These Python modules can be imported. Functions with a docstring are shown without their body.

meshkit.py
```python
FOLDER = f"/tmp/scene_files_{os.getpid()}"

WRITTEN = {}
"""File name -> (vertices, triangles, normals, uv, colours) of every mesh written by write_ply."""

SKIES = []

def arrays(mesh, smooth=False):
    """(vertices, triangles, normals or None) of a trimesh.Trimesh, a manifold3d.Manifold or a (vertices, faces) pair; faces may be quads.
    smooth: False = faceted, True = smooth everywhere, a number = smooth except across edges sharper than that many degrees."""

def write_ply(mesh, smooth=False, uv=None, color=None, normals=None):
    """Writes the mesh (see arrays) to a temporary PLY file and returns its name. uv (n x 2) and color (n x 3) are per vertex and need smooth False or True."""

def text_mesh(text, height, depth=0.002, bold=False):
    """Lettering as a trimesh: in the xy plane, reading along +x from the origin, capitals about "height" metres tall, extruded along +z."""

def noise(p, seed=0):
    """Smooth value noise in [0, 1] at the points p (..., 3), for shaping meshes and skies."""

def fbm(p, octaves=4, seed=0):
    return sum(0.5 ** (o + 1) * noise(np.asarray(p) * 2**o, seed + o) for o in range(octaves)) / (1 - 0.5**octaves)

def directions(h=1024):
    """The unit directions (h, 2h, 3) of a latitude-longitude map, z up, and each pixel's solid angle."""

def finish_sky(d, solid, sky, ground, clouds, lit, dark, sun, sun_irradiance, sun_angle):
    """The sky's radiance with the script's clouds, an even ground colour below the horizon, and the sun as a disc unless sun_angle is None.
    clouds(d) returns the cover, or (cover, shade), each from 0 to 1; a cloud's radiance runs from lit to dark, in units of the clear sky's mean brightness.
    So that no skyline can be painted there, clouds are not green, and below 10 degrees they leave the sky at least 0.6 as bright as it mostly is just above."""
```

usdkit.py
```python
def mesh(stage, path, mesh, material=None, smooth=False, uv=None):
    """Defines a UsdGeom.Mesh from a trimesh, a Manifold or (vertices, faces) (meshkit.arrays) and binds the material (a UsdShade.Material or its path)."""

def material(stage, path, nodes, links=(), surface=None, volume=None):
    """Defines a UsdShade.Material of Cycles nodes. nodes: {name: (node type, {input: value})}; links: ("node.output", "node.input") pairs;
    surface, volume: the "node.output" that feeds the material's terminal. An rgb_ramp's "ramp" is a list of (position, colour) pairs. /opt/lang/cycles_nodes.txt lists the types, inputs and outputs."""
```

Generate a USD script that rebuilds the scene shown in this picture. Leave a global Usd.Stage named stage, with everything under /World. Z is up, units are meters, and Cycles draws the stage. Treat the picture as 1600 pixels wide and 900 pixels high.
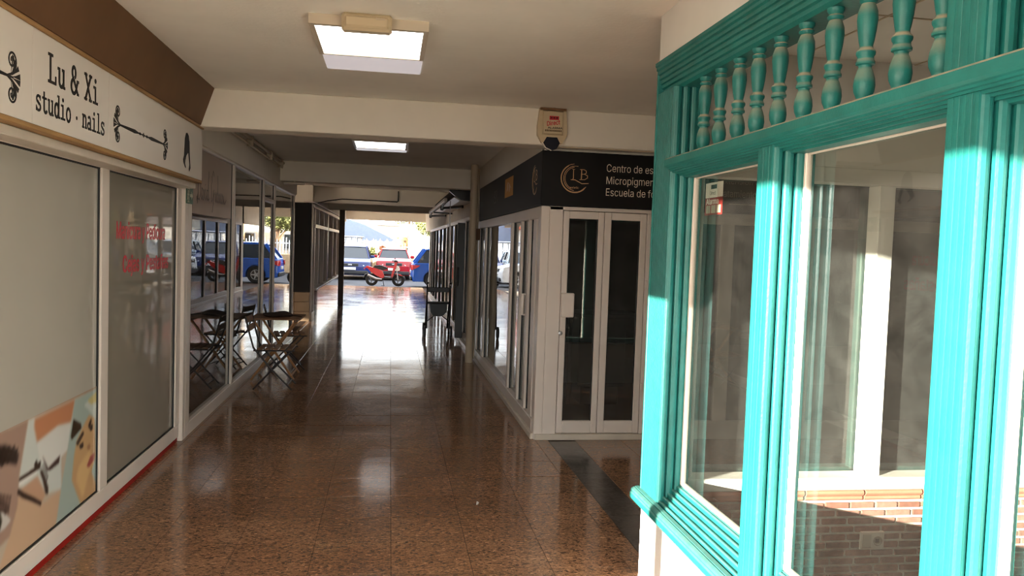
import math, random
import numpy as np, trimesh, usdkit, meshkit, mapbox_earcut
from shapely.geometry import Polygon, LineString, Point, box as sbox
from shapely.ops import unary_union
from shapely import affinity
from pxr import Usd, UsdGeom, UsdLux, UsdShade, Sdf, Gf, Vt

random.seed(7)
rng = np.random.default_rng(7)
stage = Usd.Stage.CreateInMemory()
UsdGeom.SetStageUpAxis(stage, 'Z')
UsdGeom.SetStageMetersPerUnit(stage, 1.0)
UsdGeom.Xform.Define(stage, '/World')
UsdGeom.Scope.Define(stage, '/World/Looks')

# ------------------------------------------------------------------ camera, sky, sun, exposure
H = 1.6
F, YAW, PITCH, ROLL = 1240.945, 0.153762809, -0.0495905, 0.034499048
cam = UsdGeom.Camera.Define(stage, '/World/camera')
_fw = np.array([math.sin(YAW) * math.cos(PITCH), math.cos(YAW) * math.cos(PITCH), math.sin(PITCH)])
_r = np.array([math.cos(YAW), -math.sin(YAW), 0.0])
_u = np.cross(_r, _fw)
_r2 = _r * math.cos(ROLL) + _u * math.sin(ROLL)
_u2 = -_r * math.sin(ROLL) + _u * math.cos(ROLL)
cm = np.eye(4)
cm[0, :3], cm[1, :3], cm[2, :3], cm[3, :3] = _r2, _u2, -_fw, (0, 0, H)
cam.AddTransformOp().Set(Gf.Matrix4d(cm.tolist()))
cam.CreateHorizontalApertureAttr(36.0)
cam.CreateFocalLengthAttr(36.0 * F / 1600.0)
cam.CreateClippingRangeAttr(Gf.Vec2f(0.05, 2000))
EXPOSURE = 1.56
cam.CreateExposureAttr(EXPOSURE)

SUN = np.array([1.0, 0.62, -0.205]); SUN /= np.linalg.norm(SUN)      # the way the sunlight travels
SUN_E, SKY_S = 2.9, 4.0
HAZE = (1.45, 1.50, 1.56)                                               # thin bright haze over the whole sky
sun = UsdLux.DistantLight.Define(stage, '/World/sun')
sun.CreateAngleAttr(0.53)
sun.CreateIntensityAttr(SUN_E); sun.CreateNormalizeAttr(True)
sun.CreateColorAttr(Gf.Vec3f(1.0, 0.90, 0.79))
_z = -SUN; _x = np.cross([0, 0, 1], _z); _x /= np.linalg.norm(_x); _y = np.cross(_z, _x)
sm = np.eye(4); sm[0, :3], sm[1, :3], sm[2, :3] = _x, _y, _z
sun.AddTransformOp().Set(Gf.Matrix4d(sm.tolist()))
sky_mat = usdkit.material(stage, '/World/Looks/sky', {
    'sky': ('sky_texture', {'sky_type': 'hosek_wilkie', 'sun_disc': False, 'turbidity': 3.0, 'ground_albedo': 0.3,
                            'sun_direction': (-SUN).tolist(), 'sun_elevation': math.asin(-SUN[2]), 'sun_rotation': math.atan2(-SUN[0], -SUN[1])}),
    'dim': ('mix_color', {'blend_type': 'multiply', 'fac': 1.0, 'b': (SKY_S, SKY_S, SKY_S), 'use_clamp': False}),
    'haze': ('mix_color', {'blend_type': 'add', 'fac': 1.0, 'b': HAZE, 'use_clamp': False}),
    'bg': ('background_shader', {'strength': 1.0})}, [('sky.color', 'dim.a'), ('dim.result', 'haze.a'), ('haze.result', 'bg.color')], surface='bg.background')
dome = UsdLux.DomeLight.Define(stage, '/World/sky_dome')
UsdShade.MaterialBindingAPI.Apply(dome.GetPrim()).Bind(sky_mat)

# ------------------------------------------------------------------ helpers
def srgb(r, g, b):
    f = lambda c: (c / 255 / 12.92) if c <= 10 else ((c / 255 + 0.055) / 1.055) ** 2.4
    return (f(r), f(g), f(b))

def pbr(name, col, rough=0.5, spec=0.5, metal=0.0, var=0.0, vscale=8.0, bump=0.0, bscale=60.0, rnd=0.0, emit=0.0, coat=0.0, rvar=0.0, detail=4.0, stretch=None, dust=0.0):
    """plain principled surface with optional noise in the colour, fine relief, variation from object to object and dust on upward faces"""
    n = {'p': ('principled_bsdf', {'base_color': col, 'roughness': rough, 'specular_ior_level': spec, 'metallic': metal, 'coat_weight': coat})}
    l = []
    if emit:
        n['p'][1].update(emission_color=col, emission_strength=emit)
    src = None
    if var or bump or rvar or dust:
        n['g'] = ('texture_coordinate', {})
        n['m'] = ('mapping', {'scale': stretch or (1, 1, 1)})
        l.append(('g.object', 'm.vector'))
    if var:
        n['n'] = ('noise_texture', {'scale': vscale, 'detail': detail, 'roughness': 0.6})
        n['r'] = ('rgb_ramp', {'ramp': [(0.3, tuple(c * (1 - var) for c in col)), (0.7, tuple(min(1, c * (1 + var)) for c in col))]})
        l += [('m.vector', 'n.vector'), ('n.fac', 'r.fac')]
        src = 'r.color'
    if rnd:
        n['oi'] = ('object_info', {})
        n['mr'] = ('map_range', {'to_min': 1 - rnd, 'to_max': 1 + rnd})
        n['hs'] = ('hsv', {'color': col})
        l += [('oi.random', 'mr.value'), ('mr.result', 'hs.value')]
        if src: l.append((src, 'hs.color'))
        src = 'hs.color'
    if dust:
        n['geo'] = ('geometry', {}); n['sx'] = ('separate_xyz', {})
        n['dn'] = ('noise_texture', {'scale': 25.0, 'detail': 5.0})
        n['dm'] = ('map_range', {'from_min': 0.06, 'from_max': 0.55, 'to_min': 0.0, 'to_max': dust, 'clamp': True})
        n['dd'] = ('math', {'math_type': 'multiply'})
        n['dx'] = ('mix_color', {'a': col, 'b': srgb(176, 158, 134)})
        n['dnr'] = ('map_range', {'from_min': 0.25, 'from_max': 0.65, 'to_min': 0.5, 'to_max': 1.0, 'clamp': True})
        l += [('geo.normal', 'sx.vector'), ('sx.z', 'dm.value'), ('m.vector', 'dn.vector'), ('dn.fac', 'dnr.value'), ('dm.result', 'dd.value1'), ('dnr.result', 'dd.value2'), ('dd.value', 'dx.fac')]
        if src: l.append((src, 'dx.a'))
        src = 'dx.result'
    if src: l.append((src, 'p.base_color'))
    if rvar:
        n['rn'] = ('noise_texture', {'scale': 3.0, 'detail': 6.0}); n['rm'] = ('map_range', {'from_min': 0.3, 'from_max': 0.7, 'to_min': max(0, rough - rvar), 'to_max': rough + rvar})
        l += [('m.vector', 'rn.vector'), ('rn.fac', 'rm.value'), ('rm.result', 'p.roughness')]
    if bump:
        n['bn'] = ('noise_texture', {'scale': bscale, 'detail': 4.0}); n['b'] = ('bump', {'strength': 1.0, 'distance': bump})
        l += [('m.vector', 'bn.vector'), ('bn.fac', 'b.height'), ('b.normal', 'p.normal')]
    return usdkit.material(stage, '/World/Looks/' + name, n, l, surface='p.BSDF')

def glass(name, tint=(0.9, 0.92, 0.9), ior=1.5, dust=0.0, dustcol=(0.5, 0.48, 0.44), dscale=5.0, rough=0.0):
    """a window pane: clear with a fresnel reflection, and dirt of its own"""
    n = {'t': ('transparent_bsdf', {'color': tint}), 'gl': ('glossy_bsdf', {'color': (1, 1, 1), 'roughness': rough}), 'f': ('fresnel', {'IOR': ior}), 'mx': ('mix_closure', {})}
    n['bk'] = ('geometry', {}); n['inv'] = ('math', {'math_type': 'subtract', 'value1': 1.0}); n['mu'] = ('math', {'math_type': 'multiply'})
    l = [('bk.backfacing', 'inv.value2'), ('inv.value', 'mu.value1'), ('f.fac', 'mu.value2'), ('mu.value', 'mx.fac'), ('t.BSDF', 'mx.closure1'), ('gl.BSDF', 'mx.closure2')]
    surf = 'mx.closure'
    if dust:
        n['g'] = ('texture_coordinate', {})
        n['n'] = ('noise_texture', {'scale': dscale, 'detail': 7.0, 'roughness': 0.62, 'distortion': 1.6})
        n['mr'] = ('map_range', {'from_min': 0.25, 'from_max': 0.75, 'to_min': dust * 0.35, 'to_max': dust * 1.5, 'clamp': True})
        n['d'] = ('diffuse_bsdf', {'color': dustcol}); n['mx2'] = ('mix_closure', {})
        l += [('g.object', 'n.vector'), ('n.fac', 'mr.value'), ('mr.result', 'mx2.fac'), (surf, 'mx2.closure1'), ('d.BSDF', 'mx2.closure2')]
        surf = 'mx2.closure'
    return usdkit.material(stage, '/World/Looks/' + name, n, l, surface=surf)

_count = {}
_loc = {}
def _new(parent, name):
    k = (parent, name); c = _count.get(k, 0); _count[k] = c + 1
    return f'{parent}/{name}' if c == 0 else f'{parent}/{name}_{c:03d}'

def _tag(path, label=None, cat=None, group=None, kind=None):
    p = stage.GetPrimAtPath(path)
    for k, v in (('label', label), ('category', cat), ('group', group), ('kind', kind)):
        if v: p.SetCustomDataByKey(k, v)
    return path

def thing(name, label, cat=None, loc=(0, 0, 0), rz=0.0, group=None, kind=None, local=False):
    """an Xform at the thing's base; its parts are given in the world's axes (or in its own, if local)"""
    path = _new('/World', name)
    x = UsdGeom.Xform.Define(stage, path)
    x.AddTranslateOp().Set(Gf.Vec3d(*map(float, loc)))
    if rz: x.AddRotateZOp().Set(float(rz))
    _loc[path] = None if local else np.array(loc, float)
    return _tag(path, label, cat, group, kind)

def part(parent, name, mesh, material, smooth=False, label=None, kind=None):
    path = _new(parent, name)
    off = _loc.get(parent)
    if off is not None and np.any(off):
        mesh = mesh.copy(); mesh.apply_translation(-off)
    usdkit.mesh(stage, path, mesh, material, smooth=smooth)
    _loc[path] = off
    if label or kind: _tag(path, label, None, None, kind)
    return path

def solo(name, mesh, material, label, cat=None, group=None, kind=None, smooth=False):
    path = _new('/World', name)
    usdkit.mesh(stage, path, mesh, material, smooth=smooth)
    _loc[path] = None
    return _tag(path, label, cat, group, kind)

def copy_of(src, name, label, loc, rz=0.0, cat=None, group=None):
    path = _new('/World', name)
    x = UsdGeom.Xform.Define(stage, path)
    x.GetPrim().GetReferences().AddInternalReference(src)
    x.GetPrim().SetInstanceable(True)
    x.ClearXformOpOrder()
    x.AddTranslateOp(opSuffix='at').Set(Gf.Vec3d(*map(float, loc)))
    if rz: x.AddRotateZOp(opSuffix='turn').Set(float(rz))
    return _tag(path, label, cat, group)

cat_ = trimesh.util.concatenate
def box(x0, x1, y0, y1, z0, z1):
    m = trimesh.creation.box((x1 - x0, y1 - y0, z1 - z0)); m.apply_translation(((x0 + x1) / 2, (y0 + y1) / 2, (z0 + z1) / 2)); return m

def cbox(x0, x1, y0, y1, z0, z1, c=0.003):
    lo, hi = np.array([x0, y0, z0], float), np.array([x1, y1, z1], float)
    c = min(c, (hi - lo).min() * 0.45)
    pts = []
    for ax in range(3):
        a, b = lo + c, hi - c
        a[ax], b[ax] = lo[ax], hi[ax]
        pts += [[(a, b)[i][0], (a, b)[j][1], (a, b)[k][2]] for i in (0, 1) for j in (0, 1) for k in (0, 1)]
    return trimesh.convex.convex_hull(np.array(pts))

def hull(pts): return trimesh.convex.convex_hull(np.array(pts, float))

def xform(m, M): m = m.copy(); m.apply_transform(M); return m
def _perm(m, f):
    m = m.copy(); v = m.vertices; m.vertices = np.stack(f(v[:, 0], v[:, 1], v[:, 2]), 1); return m

def polys(g):
    return [p for p in getattr(g, 'geoms', [g]) if p.geom_type == 'Polygon' and p.area > 1e-9]
def extrude(poly, h):
    if not hasattr(poly, 'geom_type'): poly = Polygon(poly).buffer(0)
    return cat_([trimesh.creation.extrude_polygon(p, h, engine='earcut') for p in polys(poly)])

def along_z(poly, z0, z1):            # polygon in (x, y)
    m = extrude(poly, z1 - z0); m.apply_translation((0, 0, z0)); return m
def along_y(poly, y0, y1):            # polygon in (x, z)
    m = _perm(extrude(poly, y1 - y0), lambda x, y, z: (x, y0 + z, y)); m.invert(); return m
def along_x(poly, x0, x1):            # polygon in (y, z)
    return _perm(extrude(poly, x1 - x0), lambda x, y, z: (x0 + z, x, y))
# flat things: (u to the reader's right, v up) on a face
def on_left(m, x, y, z): return _perm(m, lambda a, b, c: (x + c, y + a, z + b))      # faces +X
def on_right(m, x, y, z): return _perm(m, lambda a, b, c: (x - c, y - a, z + b))     # faces -X
def on_front(m, x, y, z): return _perm(m, lambda a, b, c: (x + a, y - c, z + b))     # faces -Y

def tube(pts, r, n=10, closed=False):
    pts = np.array(pts, float); rs = np.broadcast_to(np.asarray(r, float), len(pts))
    N = len(pts); rings = []
    prev = None
    for i in range(N):
        a, b = (pts[(i - 1) % N], pts[(i + 1) % N]) if closed else (pts[max(i - 1, 0)], pts[min(i + 1, N - 1)])
        t = b - a; t = t / (np.linalg.norm(t) + 1e-12)
        if prev is None:
            u = np.cross(t, [0, 0, 1.0]) if abs(t[2]) < 0.9 else np.cross(t, [1.0, 0, 0])
        else:
            u = prev - t * (prev @ t)
        u /= np.linalg.norm(u); prev = u; v = np.cross(t, u)
        s = 1.0
        if not closed and 0 < i < N - 1:
            d1, d2 = pts[i] - pts[i - 1], pts[i + 1] - pts[i]
            cs = d1 @ d2 / (np.linalg.norm(d1) * np.linalg.norm(d2) + 1e-12)
            s = 1 / max(0.5, math.sqrt((1 + cs) / 2))
        ang = np.arange(n) / n * 2 * np.pi
        rings.append(pts[i] + rs[i] * s * (np.cos(ang)[:, None] * u + np.sin(ang)[:, None] * v))
    V = np.vstack(rings); Fc = []
    for i in range(N if closed else N - 1):
        a, b = i * n, ((i + 1) % N) * n
        for k in range(n):
            k2 = (k + 1) % n
            Fc += [[a + k, a + k2, b + k2], [a + k, b + k2, b + k]]
    if not closed:
        V = np.vstack([V, pts[0], pts[-1]]); c0, c1 = len(V) - 2, len(V) - 1
        for k in range(n):
            Fc += [[c0, (k + 1) % n, k], [c1, (N - 1) * n + k, (N - 1) * n + (k + 1) % n]]
    return trimesh.Trimesh(V, Fc, process=False)

def bar(a, b, w, h, up=(0, 0, 1)):
    """a rectangular bar from a to b, w wide sideways and h high along up"""
    a, b = np.array(a, float), np.array(b, float); t = b - a; L = np.linalg.norm(t); t /= L
    s = np.cross(t, up); s /= np.linalg.norm(s); u = np.cross(s, t)
    m = cbox(-w / 2, w / 2, 0, L, -h / 2, h / 2, min(w, h) * 0.15)
    M = np.eye(4); M[:3, 0], M[:3, 1], M[:3, 2], M[:3, 3] = s, t, u, a
    return xform(m, M)

def lathe(profile, n=24, at=(0, 0, 0)):
    m = trimesh.creation.revolve(np.array(profile, float), sections=n); m.apply_translation(at); return m
def disc_x(r, w, at, n=24, r0=0.0):
    """a wheel-like ring about the x axis"""
    prof = [(r0, -w / 2), (r * 0.97, -w / 2), (r, -w * 0.3), (r, w * 0.3), (r * 0.97, w / 2), (r0, w / 2)]
    if r0 > 0: prof.append(prof[0])
    m = trimesh.creation.revolve(np.array(prof), sections=n)
    m = _perm(m, lambda x, y, z: (z, x, y)); m.apply_translation(at); return m
def text(s, h, depth=0.0012, bold=False, sx=1.0):
    m = meshkit.text_mesh(s, h, depth, bold)
    if sx != 1: m.apply_scale((sx, 1, 1))
    return m

# ------------------------------------------------------------------ materials
M = {}
M['plaster'] = pbr('plaster', srgb(246, 242, 232), 0.75, 0.3, var=0.05, vscale=1.6, bump=0.0015, bscale=40)
M['beam'] = pbr('beam_paint', srgb(240, 232, 218), 0.7, 0.3, var=0.05, vscale=1.3, bump=0.001, bscale=35)
M['wallwhite'] = pbr('wall_white', srgb(226, 222, 214), 0.75, 0.3, var=0.04, vscale=2.5, bump=0.001, bscale=50)
M['alu'] = pbr('white_aluminium', srgb(228, 215, 204), 0.35, 0.5, var=0.03, vscale=3)
M['alu_dirty'] = pbr('worn_white_aluminium', srgb(212, 200, 184), 0.4, 0.5, var=0.07, vscale=5)
M['gasket'] = pbr('black_gasket', srgb(22, 22, 22), 0.5)
M['darkframe'] = pbr('dark_frame', srgb(40, 36, 32), 0.4)
M['brown'] = pbr('brown_board', srgb(110, 78, 52), 0.6, 0.35, var=0.12, vscale=2.0, bump=0.0006, bscale=60)
M['wood'] = pbr('pine_trim', srgb(168, 130, 84), 0.55, 0.35, var=0.25, vscale=5, stretch=(6, 0.5, 6))
M['sign'] = pbr('white_sign_sheet', srgb(232, 224, 215), 0.4, 0.45, var=0.02, vscale=2)
M['ink'] = pbr('black_print', srgb(22, 17, 15), 0.5, 0.4)
M['red'] = pbr('red_base_paint', srgb(150, 24, 16), 0.45, 0.45, var=0.18, vscale=4, bump=0.001, bscale=30)
M['redtext'] = pbr('red_lettering', srgb(196, 30, 48), 0.4)
M['film'] = pbr('frosted_film', srgb(186, 180, 168), 0.03, 0.6, var=0.03, vscale=0.9)
M['filmside'] = pbr('grey_film', srgb(150, 142, 128), 0.025, 0.65, var=0.04, vscale=0.9)
M['filmtop'] = pbr('beige_glass_film', srgb(186, 164, 154), 0.10, 0.6, var=0.05, vscale=2)
M['pane'] = glass('shop_pane', (0.82, 0.84, 0.82), 2.3, 0.02, dscale=3)
M['darkpane'] = glass('dark_pane', (0.45, 0.45, 0.45), 1.45)
M['kpane'] = glass('dusty_pane', (0.90, 0.92, 0.90), 1.75, 0.008, (0.60, 0.56, 0.50), dscale=3.2, rough=0.02)
M['kbpane'] = glass('grimy_pane', (0.74, 0.75, 0.73), 1.5, 0.05, (0.46, 0.46, 0.45), dscale=4.0)
M['teal'] = pbr('teal_paint', srgb(30, 112, 107), 0.42, 0.5, var=0.16, vscale=9, stretch=(1, 1, 1), bump=0.0008, bscale=90, dust=0.14)
M['tealdusty'] = pbr('dusty_teal_paint', srgb(30, 112, 107), 0.45, 0.5, var=0.16, vscale=9, bump=0.0008, bscale=90, dust=0.85)
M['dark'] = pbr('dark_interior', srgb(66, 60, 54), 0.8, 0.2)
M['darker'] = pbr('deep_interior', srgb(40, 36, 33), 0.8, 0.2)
M['black'] = pbr('black_sheet', srgb(14, 12, 11), 0.6, 0.3)
M['blackglossy'] = pbr('black_gloss', srgb(16, 14, 14), 0.25, 0.5)
M['signblack'] = pbr('black_fascia', srgb(16, 13, 12), 0.55, 0.3, var=0.1)
M['cream'] = pbr('cream_letter', srgb(226, 212, 192), 0.5)
M['gold'] = pbr('gold_print', srgb(206, 164, 118), 0.35, 0.5, metal=0.3)
M['yellow'] = pbr('yellow_print', srgb(190, 128, 30), 0.5)
M['grout'] = pbr('floor_grout', srgb(62, 44, 32), 0.7, 0.3)
M['granite'] = pbr('dark_granite', srgb(74, 66, 60), 0.22, 0.5, var=0.35, vscale=40, rvar=0.06)
M['tilebeige'] = pbr('beige_wall_tile', srgb(128, 108, 84), 0.35, 0.5, var=0.06)
M['lamp'] = pbr('lit_diffuser', (1.0, 0.97, 0.93), 0.5, emit=0.95)
M['diffuser'] = pbr('dim_diffuser', srgb(232, 226, 232), 0.3, 0.5, emit=0.16)
M['lampframe'] = pbr('lamp_frame', srgb(206, 192, 170), 0.45)
M['plasticbeige'] = pbr('aged_plastic', srgb(205, 186, 152), 0.45)
M['conduit'] = pbr('painted_pipe', srgb(196, 178, 152), 0.5, var=0.06, vscale=4)
M['steel'] = pbr('steel', srgb(190, 190, 188), 0.3, metal=0.9)
M['concrete'] = pbr('concrete_paving', srgb(186, 172, 152), 0.85, 0.3, var=0.12, vscale=1.2, bump=0.002, bscale=20)
M['asphalt'] = pbr('asphalt', srgb(66, 67, 72), 0.85, 0.3, var=0.14, vscale=2.0, bump=0.003, bscale=120)

def terrazzo(name):
    n = {'g': ('texture_coordinate', {}), 'geo': ('geometry', {}),
         'map': ('mapping', {'scale': (0.8, 1.25, 1)}),
         'base': ('noise_texture', {'scale': 2.2, 'detail': 5.0}),
         'rb': ('rgb_ramp', {'ramp': [(0.3, srgb(138, 103, 78)), (0.55, srgb(150, 113, 86)), (0.75, srgb(162, 126, 98))]}),
         'v': ('voronoi_texture', {'scale': 85.0, 'randomness': 1.0}),
         'vs': ('separate_color', {}),
         'rv': ('rgb_ramp', {'interpolate': False, 'ramp': [(0.0, (0.40, 0.34, 0.31)), (0.10, (0.64, 0.6, 0.57)), (0.24, (0.9, 0.87, 0.85)), (0.55, (1.03, 1.02, 1.0)), (0.8, (1.14, 1.12, 1.1)), (0.97, (1.6, 1.58, 1.55))]}),
         'mul': ('mix_color', {'blend_type': 'multiply', 'fac': 1.0, 'use_clamp': False}),
         'v2': ('voronoi_texture', {'scale': 210.0, 'randomness': 1.0}), 'vs2': ('separate_color', {}),
         'rv2': ('rgb_ramp', {'ramp': [(0.0, (0.62, 0.58, 0.55)), (1.0, (1.25, 1.22, 1.2))]}),
         'mul2': ('mix_color', {'blend_type': 'multiply', 'fac': 0.8, 'use_clamp': False}),
         'oi': ('object_info', {}), 'mr': ('map_range', {'to_min': 0.90, 'to_max': 1.08}), 'hs': ('hsv', {}),
         'rn': ('noise_texture', {'scale': 1.4, 'detail': 6.0, 'roughness': 0.65}), 'rm': ('map_range', {'from_min': 0.3, 'from_max': 0.7, 'to_min': 0.07, 'to_max': 0.17}),
         'bn': ('noise_texture', {'scale': 5.0, 'detail': 2.0}), 'b': ('bump', {'strength': 1.0, 'distance': 0.0003}),
         'p': ('principled_bsdf', {'specular_ior_level': 0.85})}
    l = [('geo.position', 'map.vector'), ('geo.position', 'base.vector'), ('base.fac', 'rb.fac'), ('map.vector', 'v.vector'), ('v.color', 'vs.color'), ('vs.r', 'rv.fac'),
         ('rb.color', 'mul.a'), ('rv.color', 'mul.b'), ('map.vector', 'v2.vector'), ('v2.color', 'vs2.color'), ('vs2.g', 'rv2.fac'), ('mul.result', 'mul2.a'), ('rv2.color', 'mul2.b'),
         ('oi.random', 'mr.value'), ('mr.result', 'hs.value'), ('mul2.result', 'hs.color'), ('hs.color', 'p.base_color'),
         ('geo.position', 'rn.vector'), ('rn.fac', 'rm.value'), ('rm.result', 'p.roughness'), ('geo.position', 'bn.vector'), ('bn.fac', 'b.height'), ('b.normal', 'p.normal')]
    return usdkit.material(stage, '/World/Looks/' + name, n, l, surface='p.BSDF')
M['terrazzo'] = terrazzo('terrazzo')

# ------------------------------------------------------------------ the setting: ground, floor, ceiling, beams
XL, XR, CEIL, Y_END = -1.6, 1.24, 2.73, 30.3
solo('ground', cat_([box(-60, 60, Y_END, 140, -0.25, -0.02)]), M['asphalt'], 'grey asphalt of the car park beyond the arcade', kind='structure')
solo('ground', box(-60, 60, -60, Y_END, -0.25, -0.05), M['concrete'], 'pale paving around the arcade', kind='structure')

floor = thing('floor', 'polished brown terrazzo floor of the arcade', kind='structure')
part(floor, 'grout_bed', box(-1.75, 7.0, -6, Y_END, -0.05, -0.0025), M['grout'])
def tile_mesh(x0, x1, y0, y1, g=0.0011):
    m = cbox(x0 + g, x1 - g, y0 + g * 1.7, y1 - g * 1.7, -0.02, 0.0, 0.0014)
    v = m.vertices.copy(); c = np.array([(x0 + x1) / 2, (y0 + y1) / 2])
    tx, ty = rng.normal(0, 0.0011), rng.normal(0, 0.0024)
    up = v[:, 2] > -0.01
    v[up, 2] += (v[up, 0] - c[0]) * tx + (v[up, 1] - c[1]) * ty + rng.normal(0, 0.00012)
    m.vertices = v
    return m
def rows(y0, y1, start=3.036, step=0.4):
    k = math.ceil((y0 - start) / step - 1e-6)
    e = [y0] + [start + step * i for i in range(k, 400) if y0 + 0.03 < start + step * i < y1 - 0.03] + [y1]
    return list(zip(e[:-1], e[1:]))
cols = [XL - 0.02, -1.554, -1.154, -0.754, -0.354, 0.046, 0.446, 0.846, 1.246]
for a, b in rows(2.636, 11.436):
    for x0, x1 in zip(cols[:-1], cols[1:]):
        part(floor, 'tile', tile_mesh(x0, x1, a, b), M['terrazzo'])
pcols = [1.585, 1.985, 2.385, 2.785, 3.185, 3.585, 3.985]
for a, b in rows(3.70, 6.5):
    part(floor, 'tile', tile_mesh(1.246, 1.355, a, b), M['terrazzo'])
    for x0, x1 in zip(pcols[:-1], pcols[1:]):
        part(floor, 'tile', tile_mesh(x0, x1, a, b), M['terrazzo'])
for a, b in ((3.70, 4.6), (4.6, 5.5), (5.5, 6.44)):
    part(floor, 'granite_strip', tile_mesh(1.355, 1.585, a, b), M['granite'], label='dark granite strip set in the terrazzo')
far = []
for a, b in rows(11.436, Y_END):
    if a > 13.1 and a < 13.3 or 15.8 < a < 16.05: a += 0.02
    for x0, x1 in zip(cols[:-1], cols[1:]):
        far.append(tile_mesh(x0, x1, a, b))
for a, b in rows(-6, 2.636):
    for x0, x1 in zip(cols[:-1], cols[1:]): far.append(tile_mesh(x0, x1, a, b))
for a, b in rows(3.70, 6.5): far.append(tile_mesh(3.985, 7.0, a, b))
part(floor, 'distant_tiling', cat_(far), M['terrazzo'], kind='stuff')

solo('ceiling', box(-1.85, 7.0, -3.0, 29.3, CEIL, 3.0), M['plaster'], 'cream plaster ceiling over the arcade', kind='structure')
solo('upper_storey', box(-16, -6, 2.3, 29.0, 3.3, 6.4), M['wallwhite'], 'upper storey of the block on the left', kind='structure')
roof = solo('roof', cat_([box(-16, -1.85, 1.98, 29.3, 2.95, 3.3), box(7.0, 16, 0, 29.3, 2.95, 3.3), box(-16, 16, 29.0, 29.3, 2.9, 3.35), box(-1.85, 7.0, -3.0, 29.0, 3.0, 3.3)]), M['concrete'], 'flat roof over the shops', kind='structure')
for i, (y0, y1, z) in enumerate(((6.33, 6.59, 2.44), (11.65, 11.9, 2.445), (16.7, 16.95, 2.41), (20.72, 20.97, 2.43), (28.7, 29.0, 2.44))):
    solo('ceiling_beam', cbox(XL + (0 if i < 2 else .04), 7.0 if i == 0 else (1.6 if i < 2 else 1.239), y0, y1, z, CEIL, 0.006), M['beam'],
         ('cream beam across the arcade, nearest the camera', 'cream ceiling beam at the thin round post', 'cream ceiling beam over the dark shopfront', 'cream ceiling beam at the dark column', 'last ceiling beam at the car park end')[i], kind='structure')
solo('trim', box(-1.9, 7.0, -1.0, -0.8, 2.42, CEIL), M['beam'], 'beam at the open near end of the arcade', kind='structure')
solo('trim', cbox(-1.85, -1.62, -3.0, 1.98, 2.48, CEIL, 0.005), M['beam'], 'edge beam along the open side of the arcade', kind='structure')

# ------------------------------------------------------------------ left: nail studio front
S1 = 1.985
w1 = thing('window_1', 'white framed shop window with frosted panes', kind='structure')
part(w1, 'base_panel', cbox(-1.72, -1.605, S1, 6.46, 0.0, 0.035, 0.002), M['red'], label='red painted base strip')
part(w1, 'bottom_rail', cbox(-1.66, -1.602, S1, 6.48, 0.035, 0.135, 0.004), M['alu'])
part(w1, 'top_rail', cbox(-1.66, -1.602, S1, 6.48, 1.972, 2.04, 0.004), M['alu'])
for a, b in ((S1, S1 + 0.09), (4.765, 4.885), (6.375, 6.485)):
    part(w1, 'mullion', cbox(-1.66, -1.6, a, b, 0.135, 1.972, 0.004), M['alu'])
for (a, b), mt in zip(((S1 + 0.09, 4.765), (4.885, 6.375)), ('film', 'filmside')):
    pn = part(w1, 'pane', box(-1.64, -1.622, a, b, 0.135, 1.972), M[mt])
    s = 0.008
    part(pn, 'gasket', cat_([box(-1.622, -1.612, a, a + s, 0.135, 1.972), box(-1.622, -1.612, b - s, b, 0.135, 1.972), box(-1.622, -1.612, a, b, 0.135, 0.135 + s), box(-1.622, -1.612, a, b, 1.972 - s, 1.972)]), M['gasket'])
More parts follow.
